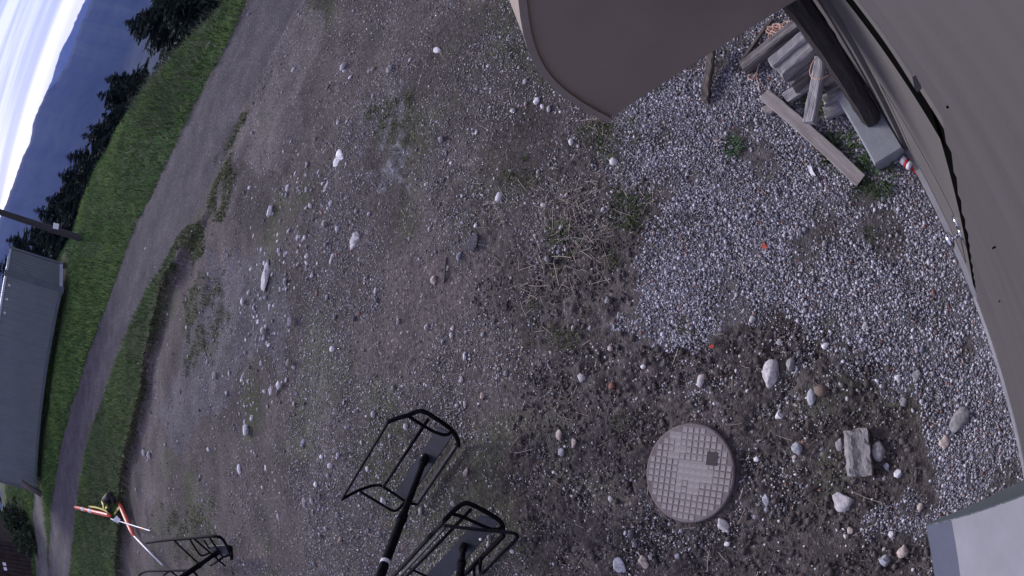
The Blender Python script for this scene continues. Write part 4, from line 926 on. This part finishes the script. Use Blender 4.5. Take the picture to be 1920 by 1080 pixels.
# dirt yard: sizes fall off steeply; thinner over the driven smooth strip
xs, ys, ssz = [], [], []
for (n, d0, d1, s0_, s1_) in ((90000, .4, 6.6, .006, .016), (26000, .4, 10, .011, .026), (3200, .6, 14, .022, .042), (700, 1, 15, .05, .085)):
    d = np.sqrt(r.uniform(d0**2, d1**2, n)); a_ = np.radians(r.uniform(-6, 72, n)); xs.append(d * np.sin(a_)); ys.append(d * np.cos(a_)); ssz.append(s0_ + (s1_ - s0_) * r.random(n)**2)
x_, y_, s_ = np.concatenate(xs), np.concatenate(ys), np.concatenate(ssz)
cz, mk = zonecol(x_, y_); d = np.hypot(x_, y_)
pr = .16 + 1.25 * ss(.38, .62, fbm(x_ * 1.3, y_ * 1.3, 4, 55)); pr *= 1 - .92 * mk['sand']; pr *= 1 - .90 * mk['road']; pr *= 1 - .9 * np.maximum(mk['ingrass'], mk['outgrass'])
pr *= 1 - .97 * mk['gravel']; pr *= 1 - .35 * mk['straw']; 
keep = (r.random(len(x_)) < pr) & (y_ > WY + .03) & (np.hypot(x_ - mc[0], y_ - mc[1]) > RM + .02)
x_, y_, s_ = x_[keep], y_[keep], s_[keep]
scatter('loose_stones', x_, y_, s_, stonecols(len(x_), r, .30, .08, .10, .42), 'loose small stones and grit over the dirt yard', 5, .6, .12)
x_, y_ = sample(9000, -1.6, 2.6, .5, 4.8, r); k = (soft(x_, y_, SOIL, .2, 12, .15, 2.2) > .5) & (np.hypot(x_ - mc[0], y_ - mc[1]) > RM + .02); x_, y_ = x_[k], y_[k]
scatter('soil_grit', x_, y_, np.clip(r.lognormal(math.log(.0105), .4, len(x_)), .006, .035), stonecols(len(x_), r, .30, .15, .10, .34), 'pale grit lying on the dark soil round the cover', 6, .6, .3)
BANDP = area([(640, 270), (672, 330), (590, 560), (490, 780), (400, 800), (430, 600), (455, 400), (515, 300)])
P_ = np.array(BANDP); x_, y_ = sample(900, P_[:, 0].min(), P_[:, 0].max(), P_[:, 1].min(), P_[:, 1].max(), r); k = (soft(x_, y_, BANDP, .2, 97, .5, 1) > .5) & (r.random(900) < .42); x_, y_ = x_[k], y_[k]
scatter('pale_stones', x_, y_, r.uniform(.025, .085, len(x_)), stonecols(len(x_), r, .5, .1, .18, .40), 'band of pale half-buried stones along the driven strip', 7, .45, .02)
# clods of dark soil round the manhole
x_, y_ = sample(17000, -1.6, 2.2, .5, 4.4, r); k = ((soft(x_, y_, SOIL, .2, 12, .25, 2.2) + soft(x_, y_, STRAW, .2, 13, .3, 3) * .7) > r.random(17000)) & (np.hypot(x_ - mc[0], y_ - mc[1]) > RM + .002) & (soft(x_, y_, GRAVEL, .1, 14, .10, 4) < .5)
x_, y_ = x_[k], y_[k]; s_ = np.clip(r.lognormal(math.log(.019), .45, len(x_)), .008, .06)
scatter('soil_clods', x_, y_, s_, C['soil'][None] * r.uniform(.6, 1.5, (len(x_), 1)), 'crumbly dark soil clods round the manhole cover', 8, .8, .05)

# ------------------------------------------------------------------ dry straw, moss and weeds
def blades(name, P, Hh, Wd, lean, colr, label, seed, az_=None, seg=2, droop=.5):
    """one bent strip per blade; P (n,3)"""
    r = np.random.default_rng(seed); n = len(P); a_ = r.uniform(0, 6.283, n) if az_ is None else az_
    dx, dy = np.cos(a_), np.sin(a_); px_, py_ = -dy, dx; V = np.zeros((n, 2 * seg + 1, 3))
    for k in range(seg + 1):
        f = k / seg; up = Hh * f * (1 - droop * f * lean); ou = Hh * lean * f * (.5 + .5 * f); w_ = Wd * (1 - .55 * f)
        c_ = P + np.stack([dx * ou, dy * ou, up], 1)
        if k < seg:
            V[:, 2 * k] = c_ + np.stack([px_, py_, px_ * 0], 1) * (w_ / 2)[:, None]; V[:, 2 * k + 1] = c_ - np.stack([px_, py_, px_ * 0], 1) * (w_ / 2)[:, None]
        else: V[:, 2 * seg] = c_
    T = []
    for k in range(seg - 1): T += [(2 * k, 2 * k + 1, 2 * k + 3), (2 * k, 2 * k + 3, 2 * k + 2)]
    T.append((2 * seg - 2, 2 * seg - 1, 2 * seg)); T = np.array(T); nv = 2 * seg + 1
    F_ = (T[None] + (np.arange(n) * nv)[:, None, None]).reshape(-1, 3)
    cc = np.repeat(colr[:, None, :], nv, 1)
    o = bigmesh(name, V.reshape(-1, 3), F_, MT['leaf'], cc.reshape(-1, 3), kind='stuff'); return tag(o, label)
# straw lies almost flat
x_, y_ = sample(13000, .3, 4.2, .8, 4.2, r); k = (soft(x_, y_, STRAW, .2, 13, .4, 2) > .5) & (r.random(len(x_)) < .10 + .8 * ss(.45, .62, fbm(x_ * 2.6, y_ * 2.6, 3, 57)))
x_, y_ = x_[k], y_[k]
xb, yb = sample(700, -.5, 5, .8, 6, r); x_, y_ = np.concatenate([x_, xb]), np.concatenate([y_, yb]); n = len(x_)
hl = r.uniform(.03, .20, n) * r.uniform(.3, 1, n)
def lying(name, x_, y_, hl, wd, colr, label, seed):
    r = np.random.default_rng(seed); n = len(x_); a_ = r.uniform(0, 6.283, n); cv = r.normal(0, .22, n); seg = 4; V = np.zeros((n, 2 * (seg + 1), 3))
    z0 = gtop(x_, y_) + .012; tilt = np.abs(r.normal(0, .12, n))
    cx, cy, ca = x_.copy(), y_.copy(), a_.copy()
    for k in range(seg + 1):
        nx_, ny_ = -np.sin(ca), np.cos(ca); zz = z0 + tilt * hl * (k / seg) * (1 - .4 * k / seg) + .004
        V[:, 2 * k] = np.stack([cx + nx_ * wd / 2, cy + ny_ * wd / 2, zz], 1); V[:, 2 * k + 1] = np.stack([cx - nx_ * wd / 2, cy - ny_ * wd / 2, zz + .0015], 1)
        cx = cx + np.cos(ca) * hl / seg; cy = cy + np.sin(ca) * hl / seg; ca = ca + cv / seg
    T = np.array([q for k in range(seg) for q in ((2 * k, 2 * k + 1, 2 * k + 3), (2 * k, 2 * k + 3, 2 * k + 2))]); nv = 2 * (seg + 1)
    return tag(bigmesh(name, V.reshape(-1, 3), (T[None] + (np.arange(n) * nv)[:, None, None]).reshape(-1, 3), MT['leaf'], np.repeat(colr[:, None, :], nv, 1).reshape(-1, 3), kind='stuff'), label)
lying('dry_straw', x_, y_, hl, r.uniform(.0016, .0034, n), np.array([.36, .30, .25])[None] * r.uniform(.35, 1.4, (n, 1)), 'dry straw strewn over the earth mound in the yard', 61)
# low mossy weeds
WE = GREENISH + [area(q) for q in ([(930, 330), (1010, 300), (1010, 340), (950, 360)], [(1150, 480), (1195, 480), (1195, 560), (1150, 560)], [(1000, 560), (1100, 560), (1080, 640), (1000, 640)], [(1060, 340), (1170, 300), (1180, 360), (1080, 380)])]
xs, ys = [], []
for P in WE:
    P_ = np.array(P); n = int(2600 if np.hypot(*P_.mean(0)) < 6 else 5200); x_, y_ = sample(n, P_[:, 0].min() - .2, P_[:, 0].max() + .2, P_[:, 1].min() - .2, P_[:, 1].max() + .2, r)
    k = (soft(x_, y_, P, .2, 50, .15, 2.5) > .5) & (r.random(n) < ss(.42, .6, fbm(x_ * 6, y_ * 6, 3, 29))); xs.append(x_[k]); ys.append(y_[k])
P_ = np.array(WEEDS); x_, y_ = sample(26000, P_[:, 0].min(), P_[:, 0].max(), P_[:, 1].min(), P_[:, 1].max(), r); k = (soft(x_, y_, WEEDS, .3, 15, .25, 1.5) > .5) & (r.random(26000) < ss(.36, .56, fbm(x_ * 3, y_ * 3, 3, 19)) * .8); xs.append(x_[k]); ys.append(y_[k])
x_, y_ = np.concatenate(xs), np.concatenate(ys); n = len(x_); hh_ = r.uniform(.012, .04, n) * (1 + .10 * np.hypot(x_, y_))
blades('weeds', np.stack([x_, y_, gtop(x_, y_)], 1), hh_, hh_ * .16, r.uniform(.5, 1.4, n), np.array([.060, .082, .030])[None] * r.uniform(.5, 1.4, (n, 1)) + r.uniform(0, .02, (n, 1)) * np.array([1, .6, .2]), 'thin green weeds creeping over the dirt', 63)
# separate leafy weed plants on the gravel
def weed(px, py, rad_, label, n=60, h=.06, c=(.045, .075, .028)):
    p = hit(px, py); r_ = np.random.default_rng(int(px)); a_ = r_.uniform(0, 6.283, n); q = rad_ * np.sqrt(r_.random(n))
    P = np.stack([p[0] + q * np.cos(a_), p[1] + q * np.sin(a_), np.full(n, p[2] + .004)], 1); o = blades('weed_plant', P, r_.uniform(.25, 1, n) * h * .7, np.full(n, h * .13), r_.uniform(.2, 1.6, n), np.array(c)[None] * r_.uniform(.5, 1.5, (n, 1)), label, int(px))
    del o['kind']; A = np.array([v.co[:] for v in o.data.vertices]); c0_ = np.array([p[0], p[1], p[2]]); o.data.vertices.foreach_set('co', (A - c0_).astype(np.float32).ravel()); o.location = c0_
    o['category'] = 'weed'
weed(1640, 332, .13, 'dark green weed clump at the lower end of the long board', 220, .09)
weed(1376, 275, .06, 'bright green weed clump on the gravel left of the long board', 130, .06, (.04, .095, .03))
weed(1232, 160, .06, 'small green weed under the lower edge of the awning', 90, .06, (.04, .09, .03))
weed(1575, 285, .12, 'leafy weed creeping over the middle of the long board', 140, .09)
weed(1530, 195, .08, 'weed growing between the plank ends and the grey beam', 110, .08)
weed(1285, 610, .05, 'dry tan grass tuft at the lower edge of the gravel', 90, .05, (.13, .115, .07))
weed(1632, 440, .04, 'tiny green sprout in the gravel opposite the door knob', 60, .04)
weed(1165, 790, .06, 'brownish weed tuft in the dirt above left of the cover', 90, .05, (.075, .08, .045))
weed(1600, 190, .06, 'small weed sprouting beside the log post and block', 90, .07)
weed(1046, 435, .09, 'pale green grass tuft on the straw mound', 160, .07, (.08, .10, .05))
weed(1172, 395, .12, 'green tuft with dry stalks at the gravel edge', 260, .06, (.05, .075, .03))

# ------------------------------------------------------------------ meadow grass
def grassfield(name, n, x0, x1, y0, y1, test, h0, h1, wd, cols, label, seed, lean=(.2, .9)):
    r = np.random.default_rng(seed); x_, y_ = sample(n, x0, x1, y0, y1, r); k = test(x_, y_, r); x_, y_ = x_[k], y_[k]; n = len(x_)
    cl_ = fbm(x_ * .8, y_ * .8, 4, seed); c2 = fbm(x_ * 3, y_ * 3, 3, seed + 1)
    hh_ = (h0 + (h1 - h0) * r.random(n)) * (.55 + .9 * cl_)
    t_ = np.clip((cl_ - .35) * 2.6 + r.normal(0, .18, n), 0, 1)[:, None]
    cc = np.array(cols[0])[None] * (1 - t_) + np.array(cols[1])[None] * t_; cc = cc * (.7 + .6 * c2)[:, None] * r.uniform(.75, 1.25, (n, 1))
    return blades(name, np.stack([x_, y_, gtop(x_, y_) - .01], 1), hh_, np.full(n, wd), r.uniform(*lean, n), cc, label, seed)
def t_out(x_, y_, r):
    d = np.hypot(x_, y_); az_ = np.degrees(np.arctan2(x_, y_)); dc = np.interp(az_, CR_AZ, CR_D)
    _, m = zonecol(x_, y_); return (m['outgrass'] > .5) & (m['road'] < .5) & (m['track'] < .5) & (d < dc + 3.0) & (az_ < 66) & (polydist(x_, y_, np.array([Cc[:2] + ux[:2] * LEN, Cc[:2], Cc[:2] - (Lc - Cc)[:2] * 0 + hr[:2] * WDT]))[0] > .45)
grassfield('meadow_grass', 230000, -1, 19, 3, 40, t_out, .10, .26, .017, ((.088, .172, .046), (.18, .275, .075)), 'green meadow grass on the bank beyond the road', 201)
grassfield('verge_grass', 90000, 0, 9, 8, 30, lambda x_, y_, r: zonecol(x_, y_)[1]['ingrass'] > .5, .06, .20, .014, ((.080, .138, .043), (.145, .215, .064)), 'rough verge grass between road and dirt yard', 202)
BRUSH = area([(268, 250), (285, 100), (330, 32), (420, -60), (455, -20), (420, 60), (360, 170), (320, 260)])
grassfield('tall_brush', 40000, 7, 24, 4, 20, lambda x_, y_, r: (soft(x_, y_, BRUSH, .2, 91, .25, 1) > .5) & (np.hypot(x_, y_) < np.interp(np.degrees(np.arctan2(x_, y_)), CR_AZ, CR_D) + 2), .18, .50, .014, ((.085, .108, .055), (.19, .205, .135)), 'tall pale seeding grass along the bank top', 203, (.1, .6))
# fringe hanging over the turf edge
seg_ = []
for a_, b_ in zip(BANK[:-1], BANK[1:]):
    k = int(np.linalg.norm(b_ - a_) * 420); f = r.random((k, 1)); seg_.append(a_ + (b_ - a_) * f + r.normal(0, .05, (k, 2)))
Q = np.concatenate(seg_); n = len(Q)
blades('turf_fringe', np.stack([Q[:, 0], Q[:, 1], gtop(Q[:, 0], Q[:, 1])], 1), r.uniform(.05, .17, n), np.full(n, .012), r.uniform(.4, 1.3, n), np.array([.075, .078, .035])[None] * r.uniform(.45, 1.4, (n, 1)), 'ragged grass fringe along the turf edge', 64)

# ------------------------------------------------------------------ conifers beyond the crest
def spruce(tip, dist, label, wide=.3, seed=1, hmin=4.):
    p = far(tip[0], tip[1], dist); zb = float(zbase(np.array([p[0]]), np.array([p[1]]))[0]) - .3; h = max(hmin, p[2] - zb); zb = p[2] - h
    r = np.random.default_rng(seed); root = thing('spruce_tree', (p[0], p[1], zb), label, 'tree', 'spruces beyond the crest')
    MB().tube([np.array([p[0] + .05 * math.sin(k), p[1], zb + h * .97 * k / 8]) for k in range(9)], [h * .016 * (1 - k / 8.4) + .008 for k in range(9)], 8).build('trunk', 'bark', root, True)
    # branches in whorls: flat drooping sprays of needle-bearing twigs, denser at the top where it shows
    nb = 330; zf = 1 - r.random(nb)**1.25 * .9; R_ = h * wide * (1 - zf)**.98 * r.choice([.5, .7, .9, 1.15, 1.3], nb) + .07
    a_ = r.uniform(0, 6.283, nb); dr_ = r.uniform(.10, .40, nb); K = 32
    f = r.random((nb, K))**.75; w_ = 1 - f
    bx = np.stack([np.cos(a_)[:, None] * R_[:, None] * f, np.sin(a_)[:, None] * R_[:, None] * f, (zf * h)[:, None] - dr_[:, None] * R_[:, None] * f + .25 * R_[:, None] * f * f], -1)
    sd_ = r.uniform(-1, 1, (nb, K)); ou = r.uniform(.25, 1, (nb, K))
    sx = np.stack([-np.sin(a_)[:, None] * sd_ + np.cos(a_)[:, None] * ou, np.cos(a_)[:, None] * sd_ + np.sin(a_)[:, None] * ou, r.uniform(-.45, .12, (nb, K))], -1); sx /= np.linalg.norm(sx, axis=-1, keepdims=True)
    ln = (np.minimum(.40, R_ * .48)[:, None] * (.45 + .75 * w_) * r.uniform(.6, 1.3, (nb, K)))[..., None]
    wv = np.cross(sx, r.normal(size=(nb, K, 3))); wv /= np.linalg.norm(wv, axis=-1, keepdims=True); wv = wv * ln * r.uniform(.14, .26, (nb, K, 1))
    V = np.stack([bx - wv, bx + wv, bx + sx * ln + wv * .2, bx + sx * ln - wv * .2], 2).reshape(-1, 3)
    cc = np.repeat((np.array([.019, .033, .025])[None] * r.uniform(.5, 1.4, (nb * K, 1))), 4, 0)
    bigmesh('crown', V, np.arange(len(V)).reshape(-1, 4), MT['leaf'], cc, parent=root)
    return root
for tip, dist, lab, wd, sd_ in [((196, 147), 33, 'spruce whose tip stands highest against the blue slope', .27, 1), ((181, 176), 34, 'spruce close below the highest tip', .27, 2), ((226, 158), 30, 'squat spruce behind the tall bank grass', .32, 3),
                           ((163, 238), 33, 'bushy spruce in the middle of the row beyond the grass', .28, 4), ((152, 254), 35, 'spruce half hidden behind the bushy middle one', .28, 5), ((122, 292), 36, 'thin pale-topped spruce above the grass crest', .26, 6), ((108, 326), 34, 'broad spruce two places above the leaning pole', .30, 7),
                           ((112, 352), 33, 'low spruce just above the leaning pole', .32, 8), ((62, 394), 37, 'spruce directly above the leaning pole', .27, 9), ((48, 432), 38, 'spruce crossed by the leaning pole', .27, 10), ((10, 450), 40, 'wide spruce between pole and container top', .30, 11), ((212, 205), 31, 'low spruce half sunk behind the tall bank grass', .34, 31), ((190, 215), 32, 'spruce filling the gap below the highest tips', .32, 32), ((176, 268), 30, 'low dark spruce at the crest below the bushy middle one', .34, 33), ((150, 305), 31, 'low spruce against the crest beside the broad one', .34, 34), ((138, 330), 31, 'short dark spruce pressed against the grass crest', .34, 35), ((104, 385), 31, 'spruce between the low one and the leaning pole', .32, 36), ((85, 372), 35, 'spruce tip above and behind the leaning pole', .28, 37), ((300, 5), 22, 'spruce deep in the tall grass at the upper edge', .40, 38), ((-20, 500), 42, 'spruce rising behind the container roof', .28, 12), ((70, 440), 32, 'dense spruce at the container corner', .34, 13),
                           ((255, 28), 25, 'dark spruce at the upper edge beyond the tall grass', .42, 14), ((278, -10), 24, 'spruce cut off by the upper edge', .42, 15), ((232, 40), 34, 'spruce top left of the one at the upper edge', .30, 22), ((5, 640), 48, 'spruce top far behind the container', .28, 16), ((-5, 935), 44, 'dark spruce behind the left end of the container', .30, 17), ((-12, 968), 40, 'dark spruce left of the shed', .34, 18), ((-25, 1000), 42, 'tall dark spruce behind the shed', .32, 19)]:
    spruce(tip, dist, lab, wd * 1.85, sd_)
# shrub by the track
def shrub(px, py, dist, rx, rz, label, seed, c):
    p = far(px, py, dist); zb = gz(p[0], p[1]); r = np.random.default_rng(seed); root = thing('shrub', (p[0], p[1], zb), label, 'shrub'); n = 5200
    u_ = r.normal(size=(n, 3)); u_ /= np.linalg.norm(u_, axis=1)[:, None]; q = u_ * (r.random((n, 1))**.4) * np.array([rx, rx, rz]) + np.array([0, 0, rz * .9]); q += (fbm(u_[:, 0] * 3, u_[:, 2] * 3, 3, seed)[:, None] - .5) * u_ * 1.2
    d1 = r.normal(size=(n, 3)); d1 /= np.linalg.norm(d1, axis=1)[:, None]; d2 = np.cross(d1, r.normal(size=(n, 3))); d2 /= np.linalg.norm(d2, axis=1)[:, None]; s_ = r.uniform(.05, .13, (n, 1))
    V = np.stack([q - d1 * s_, q + d2 * s_ * .6, q + d1 * s_, q - d2 * s_ * .6], 1).reshape(-1, 3); F_ = np.arange(4 * n).reshape(-1, 4)
    cc = np.repeat(np.array(c)[None] * r.uniform(.5, 1.5, (n, 1)), 4, 0)
    bigmesh('crown', V, F_, MT['leaf'], cc, parent=root)
    st = MB()
    for k in range(6):
        a_ = k * 1.05; st.tube([np.array([p[0], p[1], zb - .1]), np.array([p[0] + .3 * rx * math.cos(a_), p[1] + .3 * rx * math.sin(a_), zb + rz * .7]), np.array([p[0] + .6 * rx * math.cos(a_), p[1] + .6 * rx * math.sin(a_), zb + rz * 1.3])], [.05, .03, .012], 6)
    st.build('stem', 'bark', root)
shrub(40, 985, 33, 1.0, .9, 'green leafy shrub between container and dark shed', 301, (.045, .065, .032))
shrub(52, 1012, 32, .7, .55, 'smaller shrub at the corner of the dark shed', 302, (.05, .066, .035))
